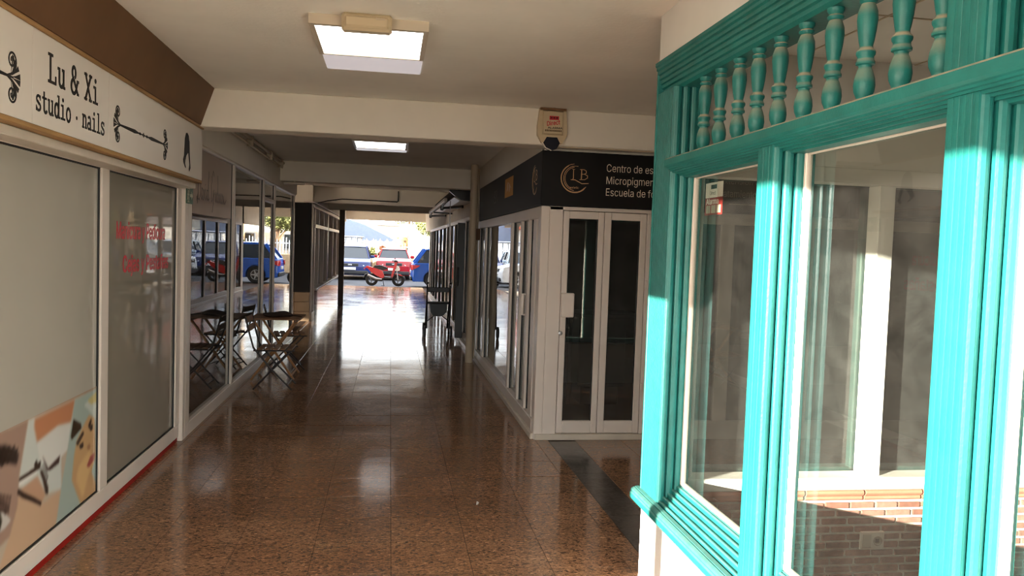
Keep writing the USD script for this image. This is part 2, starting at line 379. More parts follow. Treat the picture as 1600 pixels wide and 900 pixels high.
solo('wall_left', cat_([box(-1.9, -1.64, S1, 6.6, 0.0, 2.73), box(-16, -1.64, S1 - 0.0, S1 + 0.2, 0, 2.95)]), M['wallwhite'], 'wall behind the nail studio window', kind='structure')
for a, b, w in ((6.49, 6.56, 0.035), (6.565, 6.66, 0.02)):
    solo('trim', cbox(-1.70, -1.575 - 0.0 * w, a, b, 0.0, 2.04, 0.004), M['alu'], 'white upright trim between the two left shopfronts', kind='structure')

SX = -1.45
sg = thing('shop_sign', 'white nail studio fascia sign with black lettering and scroll ornaments', 'sign', (SX, 6.46, 2.04))
SE = 1.46
edges = [SE, 2.60, 3.517, 4.405, 6.46]
for a, b in zip(edges[:-1], edges[1:]):
    part(sg, 'panel', cbox(SX - 0.02, SX, a + 0.001, b - 0.001, 2.04, 2.43, 0.0012), M['sign'])
part(sg, 'end_panel', box(SX - 0.17, SX - 0.02, 6.44, 6.46, 2.04, 2.43), M['sign'])
part(sg, 'top_trim', cbox(SX - 0.17, SX + 0.012, SE, 6.46, 2.431, 2.449, 0.003), M['wood'], label='varnished wood strip above the sign')
part(sg, 'bottom_trim', cbox(SX - 0.17, SX + 0.006, SE, 6.44, 2.018, 2.039, 0.003), M['wood'], label='varnished wood strip under the sign')
part(sg, 'under_board', cbox(SX - 0.17, SX - 0.04, SE, 6.44, 1.975, 2.017, 0.004), M['alu_dirty'])

def stroke(pts, w, cap='flat'):
    return LineString(pts).buffer(w / 2, cap_style=cap, join_style='round')
def slab(ch):
    """typewriter letters on a grid: x height 1, capitals 1.5; (shape, advance)"""
    t, s = 0.20, 0.15
    arc = lambda cx, cy, rx, ry, a0, a1, n=18: [(cx + rx * math.cos(math.radians(a0 + (a1 - a0) * i / n)), cy + ry * math.sin(math.radians(a0 + (a1 - a0) * i / n))) for i in range(n + 1)]
    L = lambda *p, w=t: stroke(p, w)
    g = []
    if ch == 'L': g = [L((.32, 0), (.32, 1.5)), L((.05, 1.42), (.62, 1.42), w=s), L((.05, .08), (1.0, .08), w=s), L((.93, .02), (.93, .45), w=s)]; adv = 1.15
    elif ch == 'X': g = [L((.15, 0), (.95, 1.5)), L((.95, 0), (.15, 1.5)), L((0, .07), (.42, .07), w=s), L((.68, .07), (1.1, .07), w=s), L((0, 1.43), (.42, 1.43), w=s), L((.68, 1.43), (1.1, 1.43), w=s)]; adv = 1.2
    elif ch == '&': g = [L(*(arc(.42, 1.15, .22, .30, -60, 250))), L((.33, .88), (.95, .05)), L(*(arc(.40, .42, .32, .37, 110, 330))), L((.68, .22), (.92, .78)), L((.78, .75), (1.08, .75), w=s), L((.82, .07), (1.08, .07), w=s)]; adv = 1.2
    elif ch == 'u': g = [L((.2, 1), (.2, .35)), L(*arc(.45, .35, .25, .28, 180, 345)), L((.72, 0.05), (.72, 1)), L((0, .94), (.28, .94), w=s), L((.52, .94), (.8, .94), w=s), L((.66, .07), (.92, .07), w=s)]; adv = 1.0
    elif ch == 'i': g = [L((.42, 0), (.42, 1)), L((.12, .94), (.5, .94), w=s), L((.05, .07), (.8, .07), w=s), Point(.42, 1.32).buffer(.14)]; adv = .92
    elif ch == 's': g = [L(*arc(.42, .75, .26, .20, 20, 250), w=.17), L(*arc(.44, .27, .29, .22, 80, -170), w=.17), L((.70, .68), (.70, 1.0), w=.1), L((.12, .0), (.12, .34), w=.1), L((.30, .60), (.55, .44), w=.19)]; adv = .92
    elif ch == 't': g = [L((.35, 1.35), (.35, .3)), L(*arc(.58, .3, .23, .25, 180, 340)), L((.08, .94), (.72, .94), w=s)]; adv = .92
    elif ch == 'd': g = [L(*arc(.42, .48, .30, .44, 0, 360)), L((.76, 0), (.76, 1.5)), L((.52, 1.43), (.8, 1.43), w=s), L((.72, .07), (.98, .07), w=s)]; adv = 1.05
    elif ch == 'o': g = [L(*arc(.46, .48, .33, .44, 0, 360))]; adv = .98
    elif ch == 'n': g = [L((.22, 0), (.22, 1)), L(*arc(.49, .62, .26, .30, 170, 0)), L((.74, .62), (.74, 0)), L((.02, .94), (.26, .94), w=s), L((.02, .07), (.42, .07), w=s), L((.56, .07), (.94, .07), w=s)]; adv = 1.0
    elif ch == 'a': g = [L(*arc(.40, .70, .24, .24, 150, 0), w=.18), L((.64, .72), (.64, .15)), L(*arc(.36, .28, .27, .22, 0, 360), w=.18), L((.64, .07), (.90, .07), w=s)]; adv = .98
    elif ch == 'l': g = [L((.42, 0), (.42, 1.5)), L((.14, 1.43), (.5, 1.43), w=s), L((.05, .07), (.8, .07), w=s)]; adv = .9
    elif ch == '.': g = [Point(.35, .5).buffer(.13)]; adv = .75
    else: return None, .62
    return unary_union(g), adv
def slab_text(s, xh, sx=1.0, depth=0.0012):
    x, out = 0.0, []
    for ch in s:
        g, adv = slab(ch)
        if g is not None: out.append(affinity.translate(g, x, 0))
        x += adv
    g = affinity.scale(unary_union(out), xh * sx, xh, origin=(0, 0))
    return extrude(g, depth), x * xh * sx
m_, w_ = slab_text('Lu & Xi', 0.098); 
def fit(s, xh, y0, y1, z):
    m, w = slab_text(s, xh); m.apply_scale(((y1 - y0) / w, 1, 1)); return on_left(m, SX, y0, z)
part(sg, 'lettering', fit('Lu & Xi', 0.085, 3.66, 4.255, 2.236), M['ink'], label='black typewriter lettering Lu & Xi')
part(sg, 'lettering', fit('studio . nails', 0.066, 3.545, 4.345, 2.10), M['ink'], label='black typewriter lettering studio nails')
def spiral(cx, cy, r0, r1, a0, turns, w):
    n = 40; pts = []
    for i in range(n + 1):
        f = i / n; a = a0 + turns * 2 * math.pi * f; r = r0 + (r1 - r0) * f
        pts.append((cx + r * math.cos(a), cy + r * math.sin(a)))
    return LineString(pts).buffer(w / 2)
def flourish():
    """one end of the ornament, opening to -u, root at the origin"""
    g = [spiral(0.010, 0.064, 0.034, 0.008, math.pi, -1.5, 0.0085), spiral(0.010, -0.064, 0.034, 0.008, math.pi, 1.5, 0.0085)]
    for s in (1, -1):
        for a, l, hw in ((9, 0.082, 8.5), (33, 0.080, 7.5), (56, 0.082, 6.5), (76, 0.088, 4.5)):
            P0 = lambda rr, da: (0.022 - rr * math.cos(math.radians(a + da)), s * rr * math.sin(math.radians(a + da)))
            g.append(Polygon([P0(0.012, 0), P0(l * .55, hw * .55), P0(l, hw), P0(l * .985, -hw), P0(l * .55, -hw * .75)]))
        g.append(stroke([(0.05, 0), (0.0, 0.018 * s), (-0.022, 0.045 * s), (-0.024, 0.064 * s)], 0.009))
    return unary_union(g)
def ornament(L):
    f = flourish(); h = L / 2 - 0.085
    prof = [(-h, .006), (-h * .7, .012), (-h * .35, .018), (-h * .2, .006), (-h * .14, .014), (-h * .09, .004), (-.012, .008), (0, .024), (.012, .008), (h * .09, .004), (h * .14, .014), (h * .2, .006), (h * .35, .018), (h * .7, .012), (h, .006)]
    prof = [(x, y * .62) for x, y in prof]
    sp = Polygon(prof + [(x, -y) for x, y in reversed(prof)])
    return unary_union([affinity.translate(f, -h, 0), sp, affinity.translate(affinity.scale(f, -1, 1, origin=(0, 0)), h, 0)])
for y in (4.985, 2.895):
    part(sg, 'scroll_ornament', on_left(extrude(ornament(1.08), 0.0012), SX, y, 2.19), M['ink'])
HEADP = [(-.03, .13), (0, .135), (.03, .12), (.05, .08), (.06, 0), (.075, -.07), (.085, -.10), (.06, -.125), (.05, -.115), (.062, -.08), (.045, -.03), (.03, .008), (.0, -.008), (-.02, -.02), (-.045, -.06), (-.05, -.085), (-.03, -.11), (-.045, -.105), (-.085, -.075), (-.09, -.06), (-.07, -.03), (-.062, .03), (-.055, .09)]
part(sg, 'hair_emblem', on_left(extrude(Polygon([(x * 1.15, y * 1.0) for x, y in HEADP]).buffer(0.004), 0.0012), SX, 6.0, 2.205), M['ink'], label='black silhouette of bobbed hair')
hp = np.array([(-1.475, S1), (-1.475, 6.33)])
bp_ = thing('bulkhead_panel', 'dark brown sloping board between the white sign and the ceiling', 'panel', (-1.4, 4.0, 2.45))
part(bp_, 'board', along_y([(-1.46, 2.449), (-1.433, 2.449), (-1.340, CEIL - .001), (-1.372, CEIL - .001)], SE, 6.33), M['brown'])
part(bp_, 'end_cap', hull([(x, y, z) for x, z in ((-1.6, 2.449), (-1.46, 2.449), (-1.37, CEIL - .001), (-1.6, CEIL - .001)) for y in (SE, SE + 0.02)]), M['brown'])

ex = thing('exit_sign', 'green running man emergency exit sign beside the sign corner', 'sign', (-1.57, 6.6, 1.86))
part(ex, 'plate', cbox(-1.575, -1.569, 6.50, 6.70, 1.865, 1.995, 0.001), pbr('exit_green', srgb(26, 84, 60), 0.4))
M['exitwhite'] = pbr('exit_print', srgb(196, 196, 170), 0.4)
man = unary_union([Point(.045, .095).buffer(.011), stroke([(.04, .08), (.032, .052)], .016, 'round'), stroke([(.032, .052), (.05, .035), (.044, .014)], .009, 'round'), stroke([(.032, .052), (.02, .035), (.006, .03)], .009, 'round'), stroke([(.04, .078), (.06, .066)], .007, 'round'), stroke([(.038, .078), (.018, .068)], .007, 'round')])
arrow = Polygon([(.10, .052), (.14, .052), (.14, .03), (.18, .064), (.14, .098), (.14, .076), (.10, .076)])
part(ex, 'pictogram', on_left(extrude(unary_union([man, arrow, stroke([(.012, .012), (.075, .012), (.075, .115), (.012, .115), (.012, .012)], .004)]), 0.001), -1.569, 6.51, 1.866), M['exitwhite'])

for s_, z_, y0_, y1_ in (('Manicura y Pedicura', 1.580, 5.063, 6.10), ('Cejas y Pestañas', 1.372, 5.185, 6.194)):
    m = text(s_, 0.10, 0.001, bold=True); m.apply_scale(((y1_ - y0_) / m.extents[0], 1, 1))
    solo('window_lettering', on_left(m, -1.622, y0_, z_), M['redtext'], f'red vinyl lettering reading {s_} on the grey pane', 'lettering')

def paint_poster():
    """the beauty print on the lower part of the first pane: three pictures side by side, as colours on the print itself"""
    from PIL import Image, ImageDraw, ImageFilter
    y0, y1, z0, z1, S = 2.05, 4.765, 0.143, 0.742, 420
    W_, H_ = int((y1 - y0) * S), int((z1 - z0) * S)
    im = Image.new('RGB', (W_, H_), (176, 150, 128)); d = ImageDraw.Draw(im)
    P_ = lambda pts: [((a * 0.9905 + 0.0 - y0) * S, (z1 - b) * S) for a, b in pts]
    def fill(col, pts, blur=0):
        nonlocal im, d
        q = Polygon(pts).buffer(.007).buffer(-.014).buffer(.007)
        if len(pts) > 3 and q.geom_type == 'Polygon' and not q.is_empty: pts = list(q.exterior.coords)
        if blur:
            k = Image.new('L', im.size, 0); ImageDraw.Draw(k).polygon(P_(pts), fill=255)
            im.paste(Image.new('RGB', im.size, col), (0, 0), k.filter(ImageFilter.GaussianBlur(blur))); d = ImageDraw.Draw(im)
        else: d.polygon(P_(pts), fill=col)
    fill((196, 178, 158), [(3.634, 0.741), (4.813, 0.727), (4.827, 0.128), (3.637, 0.118)], 0)
    fill((206, 172, 142), [(3.824, 0.433), (4.072, 0.298), (4.314, 0.303), (4.263, 0.143), (3.676, 0.112), (3.637, 0.128), (3.754, 0.263)], 3)
    fill((168, 138, 122), [(3.634, 0.739), (3.936, 0.731), (3.851, 0.523), (3.831, 0.372), (3.754, 0.263), (3.637, 0.249)], 2)
    fill((208, 212, 206), [(3.94, 0.733), (4.489, 0.727), (4.421, 0.52), (4.311, 0.47), (4.314, 0.303), (4.157, 0.329), (3.845, 0.456), (3.851, 0.503)], 2)
    fill((196, 134, 98), [(4.004, 0.726), (4.489, 0.724), (4.433, 0.614), (4.268, 0.634), (4.033, 0.607), (4.0, 0.685)], 3)
    fill((222, 220, 214), [(4.033, 0.607), (4.268, 0.632), (4.433, 0.61), (4.393, 0.482), (4.206, 0.444), (4.058, 0.516)], 2)
    fill((66, 48, 40), [(3.845, 0.493), (4.058, 0.497), (4.082, 0.48), (3.847, 0.477)], 0)
    fill((236, 232, 226), [(3.847, 0.477), (4.082, 0.478), (4.092, 0.467), (3.847, 0.455)], 0)
    fill((198, 158, 130), [(3.845, 0.438), (4.035, 0.45), (4.127, 0.339), (4.079, 0.303), (3.889, 0.398)], 2)
    fill((52, 36, 30), [(3.835, 0.449), (3.9, 0.409), (4.001, 0.357), (4.084, 0.31), (4.072, 0.297), (3.967, 0.353), (3.878, 0.396), (3.831, 0.426)], 1)
    fill((70, 54, 46), [(4.053, 0.478), (4.094, 0.454), (4.157, 0.362), (4.157, 0.324), (4.127, 0.339), (4.095, 0.412)], 1)
    fill((74, 52, 48), [(4.093, 0.527), (4.156, 0.452), (4.297, 0.479), (4.284, 0.444), (4.181, 0.435), (4.143, 0.445)], 1)
    fill((56, 44, 38), [(3.976, 0.548), (4.011, 0.513), (4.022, 0.536), (4.039, 0.506), (4.07, 0.513), (4.07, 0.49), (4.011, 0.493)], 0)
    fill((170, 184, 176), [(4.489, 0.722), (4.813, 0.727), (4.827, 0.128), (4.25, 0.131), (4.314, 0.303), (4.393, 0.482)], 2)
    fill((64, 50, 40), [(4.47, 0.623), (4.572, 0.577), (4.582, 0.551), (4.449, 0.522), (4.434, 0.54)], 1)
    fill((206, 166, 120), [(4.514, 0.497), (4.582, 0.545), (4.69, 0.599), (4.773, 0.569), (4.795, 0.342), (4.73, 0.274), (4.826, 0.159), (4.827, 0.128), (4.581, 0.139), (4.453, 0.306), (4.48, 0.425)], 2)
    fill((226, 186, 132), [(4.54, 0.351), (4.695, 0.405), (4.762, 0.339), (4.666, 0.244), (4.605, 0.166), (4.512, 0.289)], 5)
    fill((204, 212, 204), [(4.61, 0.669), (4.77, 0.698), (4.814, 0.671), (4.818, 0.497), (4.773, 0.569), (4.69, 0.623)], 2)
    fill((206, 190, 130), [(4.657, 0.683), (4.806, 0.709), (4.808, 0.648), (4.722, 0.652)], 2)
    fill((70, 52, 42), [(4.502, 0.489), (4.598, 0.53), (4.623, 0.516), (4.532, 0.47)], 1)
    fill((60, 48, 44), [(4.547, 0.466), (4.605, 0.473), (4.612, 0.444), (4.569, 0.442)], 1)
    fill((74, 56, 46), [(4.676, 0.542), (4.717, 0.575), (4.73, 0.56), (4.699, 0.518)], 1)
    fill((60, 50, 46), [(4.698, 0.531), (4.744, 0.539), (4.745, 0.508), (4.712, 0.507)], 1)
    fill((170, 124, 92), [(4.656, 0.433), (4.7, 0.44), (4.721, 0.41), (4.679, 0.409)], 2)
    fill((168, 88, 80), [(4.658, 0.324), (4.712, 0.364), (4.778, 0.371), (4.768, 0.331), (4.697, 0.31)], 1)
    fill((58, 46, 42), [(3.635, 0.69), (3.711, 0.677), (3.802, 0.633), (3.844, 0.603), (3.823, 0.56), (3.732, 0.59), (3.635, 0.598)], 3)
    fill((206, 200, 194), [(3.636, 0.417), (3.703, 0.39), (3.77, 0.329), (3.714, 0.315), (3.636, 0.315)], 1)
    fill((66, 58, 48), [(3.636, 0.413), (3.674, 0.393), (3.686, 0.353), (3.671, 0.321), (3.636, 0.319)], 1)
    fill((16, 14, 14), [(3.636, 0.394), (3.659, 0.38), (3.663, 0.343), (3.636, 0.338)], 1)
    fill((66, 50, 44), [(3.636, 0.436), (3.713, 0.396), (3.784, 0.327), (3.77, 0.326), (3.703, 0.385), (3.636, 0.419)], 1)
    fill((120, 96, 84), [(3.636, 0.478), (3.693, 0.45), (3.743, 0.401), (3.753, 0.369), (3.713, 0.401), (3.636, 0.436)], 3)
    for k in range(16):                                              # lashes of the big eye and hairs of the brows
        t = k / 15
        a, b = (3.62 + 0.125 * t, 0.437 - 0.075 * t * t), (3.615 + 0.155 * t, 0.50 - 0.06 * t)
        d.line(P_([a, b]), fill=(40, 30, 28), width=2)
    for k in range(26):
        a = 3.60 + 0.2 * (k / 26); zb = 0.60 + 0.012 * math.sin(k)
        d.line(P_([(a, zb), (a + 0.045, zb + 0.075 - 0.04 * (k / 26))]), fill=(44, 34, 30), width=2)
    for k in range(9):
        d.line(P_([(4.06 + 0.008 * k, 0.47 - 0.012 * k), (4.11 + 0.006 * k, 0.49 - 0.009 * k)]), fill=(50, 38, 34), width=2)
    # the rest of the row, outside the frame: the other half of the first face
    fill((150, 122, 108), [(2.0, 0.75), (2.9, 0.75), (2.8, 0.12), (2.0, 0.12)], 8)
    fill((60, 48, 44), [(3.0, 0.60), (3.3, 0.67), (3.66, 0.68), (3.66, 0.60), (3.3, 0.60)], 3)
    fill((206, 200, 194), [(3.25, 0.33), (3.42, 0.40), (3.636, 0.417), (3.636, 0.315), (3.42, 0.29)], 2)
    fill((66, 58, 48), [(3.56, 0.40), (3.66, 0.41), (3.68, 0.36), (3.66, 0.32), (3.57, 0.315), (3.54, 0.36)], 1)
    fill((16, 14, 14), [(3.6, 0.39), (3.655, 0.385), (3.66, 0.345), (3.6, 0.34)], 1)
    im = im.filter(ImageFilter.GaussianBlur(2.2))
    ny, nz = 330, 84
    a = np.asarray(im.resize((ny, nz), Image.LANCZOS)).astype(float) / 255
    a = np.where(a <= 0.04045, a / 12.92, ((a + 0.055) / 1.055) ** 2.4)
    ys, zs = np.linspace(y0, y1, ny), np.linspace(z1, z0, nz)
    g = np.stack(np.meshgrid(ys, zs), -1).reshape(-1, 2)
    v = np.column_stack([np.full(len(g), -1.6195), g])
    i = np.arange(ny * nz).reshape(nz, ny)
    q = np.stack([i[1:, :-1], i[1:, 1:], i[:-1, 1:], i[:-1, :-1]], -1).reshape(-1, 4)
    path = solo('window_poster', (v, q), M['print'], 'beauty print of eyelashes and a woman\'s face across the foot of the frosted pane', 'poster')
    UsdGeom.PrimvarsAPI(stage.GetPrimAtPath(path)).CreatePrimvar('tint', Sdf.ValueTypeNames.Color3fArray, 'vertex').Set(Vt.Vec3fArray.FromNumpy(a.reshape(-1, 3).astype(np.float32)))
M['print'] = usdkit.material(stage, '/World/Looks/poster_print', {'a': ('attribute', {'attribute': 'tint'}), 'p': ('principled_bsdf', {'roughness': 0.06, 'specular_ior_level': 0.5})}, [('a.color', 'p.base_color')], surface='p.BSDF')
paint_poster()

# ------------------------------------------------------------------ left: second shopfront, mirror-like glass
def room(kind_, what, x0, x1, y0, y1, z1, m, open_side):
    t = 0.04
    sides = {'x0': ('left', box(x0 - t, x0, y0, y1, 0, z1)), 'x1': ('right', box(x1, x1 + t, y0, y1, 0, z1)), 'y0': ('near', box(x0, x1, y0 - t, y0, 0, z1)), 'y1': ('far', box(x0, x1, y1, y1 + t, 0, z1))}
    for k, (w, b) in sides.items():
        if k not in open_side: solo(kind_, b, m, f'{w} wall of the {what}', kind='structure')
    solo('ceiling', box(x0, x1, y0, y1, z1, z1 + t), m, f'ceiling of the {what}', kind='structure')
    solo('floor', box(x0, x1, y0, y1, -0.04, 0.0), m, f'floor of the {what}', kind='structure')
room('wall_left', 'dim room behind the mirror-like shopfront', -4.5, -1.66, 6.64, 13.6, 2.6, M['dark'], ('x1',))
w2 = thing('window_2', 'shopfront of large mirror-like panes in thin frames', kind='structure')
X2 = -1.58
part(w2, 'bottom_rail', cbox(-1.65, X2 + 0.004, 6.66, 10.42, 0.0, 0.108, 0.004), M['alu'])
part(w2, 'bottom_rail', cbox(-1.65, X2 + 0.004, 11.39, 13.66, 0.0, 0.108, 0.004), M['alu'])
part(w2, 'bottom_rail', cbox(-1.65, X2 + 0.004, 10.42, 11.39, 0.0, 0.05, 0.004), M['alu'])
part(w2, 'top_rail', cbox(-1.65, X2 + 0.006, 6.66, 13.66, 2.350, 2.372, 0.003), M['alu'])
for y in (6.69, 8.49, 10.42, 11.39, 13.62):
    part(w2, 'mullion', cbox(-1.64, X2, y - 0.032, y + 0.03, 0.05, 2.35, 0.003), M['alu'])
    part(w2, 'gasket', cat_([box(-1.612, -1.603, y - 0.044, y - 0.032, 0.108, 2.35), box(-1.612, -1.603, y + 0.03, y + 0.040, 0.108, 2.35)]), M['gasket'])
part(w2, 'door_header', cbox(-1.64, X2, 10.45, 11.36, 2.10, 2.15, 0.003), M['alu'])
for a, b in ((6.72, 8.46), (8.52, 10.39), (10.45, 11.36), (11.42, 13.59)):
    part(w2, 'pane', box(-1.615, -1.609, a, b, 0.10, 2.35), M['pane'])
part(w2, 'film_band', box(-1.6085, -1.6075, 6.735, 8.44, 1.80, 2.35), M['filmtop'], label='beige film along the top of the first pane')
# the handwritten name on the film: a flowing script
def script():
    c = []
    def s(*p, w=0.010): c.append(stroke(p, w, 'round'))
    s((.02, .02), (.05, -.02), (.09, .05), (.10, .20), (.11, .34), (.105, .18), (.10, .02), (.06, -.05))
    s((.02, .26), (.10, .31), (.19, .28), (.25, .18), (.24, .06), (.17, -.01), (.10, .0))
    x = .29
    for ch in 'avid':
        if ch == 'a': s((x + .09, .11), (x + .03, .13), (x, .05), (x + .03, .0), (x + .08, .05), (x + .09, .11), (x + .09, .02), (x + .12, .0)); x += .12
        elif ch == 'v': s((x, .11), (x + .03, .0), (x + .08, .12), (x + .12, .10)); x += .11
        elif ch == 'i': s((x, .11), (x, .02), (x + .03, .0), (x + .06, .05)); s((x, .17), (x + .005, .175)); x += .07
        elif ch == 'd': s((x + .08, .11), (x + .02, .12), (x, .04), (x + .04, .0), (x + .09, .08), (x + .13, .33), (x + .10, .05), (x + .13, .0), (x + .18, .03)); x += .2
    x += .08
    s((x + .20, .30), (x + .14, .36), (x + .06, .28), (x + .02, .12), (x + .06, .0), (x + .13, .03), (x + .18, .14), (x + .17, .02), (x + .13, -.10), (x + .08, -.12))
    x += .24
    for k in range(6):
        s((x, .09), (x + .03, .12), (x + .055, .02), (x + .09, .0), (x + .10, .06 + .26 * (k == 1)), (x + .105, .1)); x += .105
    s((x, .05), (x + .08, .0), (x + .2, .06), w=.006)
    return unary_union(c)
sc_ = script(); b_ = sc_.bounds
sc_ = affinity.scale(sc_, 1.22 / (b_[2] - b_[0]), 0.78, origin=(0, 0))
solo('window_lettering', on_left(extrude(sc_, 0.001), -1.6074, 6.97, 1.93), pbr('script_ink', srgb(52, 38, 34), 0.5), 'thin dark handwritten script on the beige glass film', 'lettering')
solo('wall_left', box(-1.75, -1.56, 6.6, 13.7, 2.372, CEIL), M['beam'], 'cream wall strip above the mirror-like shopfront', kind='structure')
solo('wall_left', box(-1.9, -1.66, 6.6, 6.66, 0, 2.73), M['wallwhite'], 'partition between the two left shops', kind='structure')
pp = thing('ceiling_conduit', 'painted conduits run along the ceiling edge over the left shopfront', 'pipe', (-1.5, 9.3, 2.6))
part(pp, 'pipe', tube([(-1.52, 7.0, 2.69), (-1.52, 11.64, 2.69)], 0.022), M['conduit'], True)
part(pp, 'pipe', tube([(-1.535, 7.4, 2.63), (-1.535, 11.64, 2.63)], 0.014), M['conduit'], True)
for y in (7.6, 9.0, 10.4, 11.4):
    part(pp, 'clamp', cbox(-1.565, -1.49, y - 0.012, y + 0.012, 2.61, 2.72, 0.003), M['conduit'])
dt = thing('smoke_detector', 'small flat white detector under the second ceiling beam', 'detector', (-1.35, 11.62, 2.40))
part(dt, 'body', cbox(-1.50, -1.22, 11.52, 11.64, 2.395, 2.425, 0.008), M['lampframe'])
part(dt, 'bracket', cbox(-1.37, -1.33, 11.56, 11.6, 2.425, 2.445, 0.003), M['lampframe'])

# ------------------------------------------------------------------ left: third shopfront, black panel and dark windows
Y3, Y3E = 16.35, 25.0
pv = thing('wall_panel', 'black end panel over beige tiles across the left side passage', kind='structure')
part(pv, 'black_panel', cbox(-6.5, -1.57, Y3, Y3 + 0.06, 0.585, 2.37, 0.003), M['black'])
for r in range(3):
    for k in range(6):
        part(pv, 'tile', cbox(-3.37 + .3 * k, -3.375 + .3 * (k + 1), Y3 + .005, Y3 + 0.06, 0.195 * r, 0.195 * r + 0.190, 0.002), M['tilebeige'])
part(pv, 'lower_wall', box(-6.5, -3.37, Y3 + .005, Y3 + .06, 0, .585), M['tilebeige'])
part(pv, 'upper_wall', box(-6.5, -1.55, Y3 + .01, Y3 + .06, 2.37, CEIL), M['beam'])
solo('ceiling', box(-6.6, -1.85, 13.66, Y3 + .06, CEIL, 2.95), M['plaster'], 'ceiling of the left side passage', kind='structure')
solo('floor', box(-6.6, -1.75, 13.66, Y3, -.05, -.001), M['terrazzo'], 'terrazzo floor of the left side passage', kind='structure')
solo('wall_left', box(-6.6, -6.5, 13.6, Y3 + .1, 0, CEIL), M['darker'], 'wall at the end of the left side passage', kind='structure')
X3 = -1.55
w3 = thing('window_3', 'dark shop windows in white frames above a polished low wall', kind='structure')
part(w3, 'low_wall', box(-1.72, X3, 17.0, Y3E, 0.0, 0.585), pbr('polished_stone', srgb(150, 132, 116), 0.06, 0.7, var=0.1, vscale=30))
part(w3, 'sill', cbox(-1.72, X3 + 0.06, 16.95, Y3E, 0.585, 0.625, 0.005), M['alu'])
part(w3, 'step', cbox(-1.72, X3 + 0.02, Y3 + .06, 17.0, 0.0, 0.16, 0.005), M['alu_dirty'])
part(w3, 'head_rail', cbox(-1.70, X3 + 0.03, Y3 + .06, Y3E, 2.29, 2.345, 0.004), M['alu'])
part(w3, 'head_strip', cbox(-1.70, X3 + 0.05, Y3 - .2, Y3E, 2.375, 2.395, 0.004), M['alu'])
for a, b in ((16.9, 20.3), (20.55, Y3E)):
    part(w3, 'transom', cbox(-1.66, X3 + 0.02, a, b, 1.89, 1.965, 0.004), M['alu'])
part(w3, 'pier', cbox(-1.66, X3 + .012, 20.28, 20.5, .625, 2.29, .004), M['darkframe'])
part(w3, 'upper_wall', box(-1.72, X3, Y3 + .06, 28.7, 2.345, CEIL), M['beam'])
ys3 = (16.45, 16.97, 17.9, 19.2, 20.24, 20.55, 22.2, 23.7, 24.95)
for y in ys3:
    part(w3, 'mullion', cbox(-1.66, X3 + .004, y - 0.04, y + 0.04, 0.16 if y < 17 else 0.625, 2.29, 0.004), M['alu'])
for a, b in zip(ys3[:-1], ys3[1:]):
    if a == 20.24: continue
    for z0, z1 in ((0.16 if a < 16.9 else 0.625, 1.89), (1.965, 2.29)):
        part(w3, 'pane', box(-1.63, -1.624, a + 0.03, b - 0.03, z0, z1), M['darkpane'])
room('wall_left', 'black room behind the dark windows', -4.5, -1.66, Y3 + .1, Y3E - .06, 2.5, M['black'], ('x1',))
solo('wall_left', box(-6.5, -1.56, Y3E - .02, Y3E + .1, 0, 2.73), M['beam'], 'end wall of the shop with the dark windows', kind='structure')
solo('column', cbox(-1.29, -1.16, 20.70, 20.84, 0, 2.43, 0.008), pbr('dark_column', srgb(88, 70, 56), 0.5), 'dark square column at the end of the dark windows', kind='structure')
wr = thing('ceiling_wire', 'thin dark cable sagging along the third ceiling beam', 'cable', (-0.6, 16.68, 2.5))
part(wr, 'cable', tube([(-1.48, 16.66, 2.39), (-1.3, 16.67, 2.44), (-1.0, 16.67, 2.49), (-0.6, 16.685, 2.49), (0.12, 16.685, 2.48), (0.14, 16.685, 2.50), (0.14, 16.685, 2.70)], 0.012, 6), M['darkframe'], True)

# ------------------------------------------------------------------ ceiling lamps
def lamp(label, yn, zb, lit, eml=False):
    x0, x1 = -0.43, 0.165
    L = thing('ceiling_light', label, 'ceiling light', ((x0 + x1) / 2, yn + 0.3, CEIL))
    z0 = CEIL - zb; d = 0.655; f = 0.032
    for a in (box(x0, x1, yn, yn + f, z0, CEIL), box(x0, x1, yn + d - f * .4, yn + d, z0, CEIL), box(x0, x0 + f * .8, yn + f, yn + d - f * .4, z0, CEIL), box(x1 - f * .8, x1, yn + f, yn + d - f * .4, z0, CEIL)):
        part(L, 'frame', a, M['lampframe'])
    part(L, 'lit_panel', box(x0 + f * .8, x1 - f * .8, yn + f, yn + d - f * .4, z0 + 0.004, z0 + 0.02), M['lamp'])
    part(L, 'unlit_panel', cbox(x0 + 0.0, x1, yn + d + 0.01, yn + d + 0.56, CEIL - 0.012, CEIL, 0.003), M['diffuser'])
    return L
lamp('lit square ceiling panel with an emergency lamp on its near edge', 4.10, 0.05, True)
lamp('lit ceiling panel behind the nearest beam', 8.60, 0.05, True)
lamp('small far ceiling light over the dark shopfront', 14.2, 0.05, True)
em = thing('emergency_light', 'long beige emergency lamp hung on the edge of the nearest ceiling panel', 'emergency lamp', (-0.14, 4.05, 2.66))
part(em, 'housing', cbox(-0.265, -0.02, 4.03, 4.10, 2.645, 2.73, 0.012), M['plasticbeige'])
part(em, 'cover', cbox(-0.25, -0.035, 4.012, 4.035, 2.655, 2.712, 0.010), M['plasticbeige'])
part(em, 'label_strip', box(-0.10, -0.055, 4.0105, 4.012, 2.695, 2.705), M['conduit'])

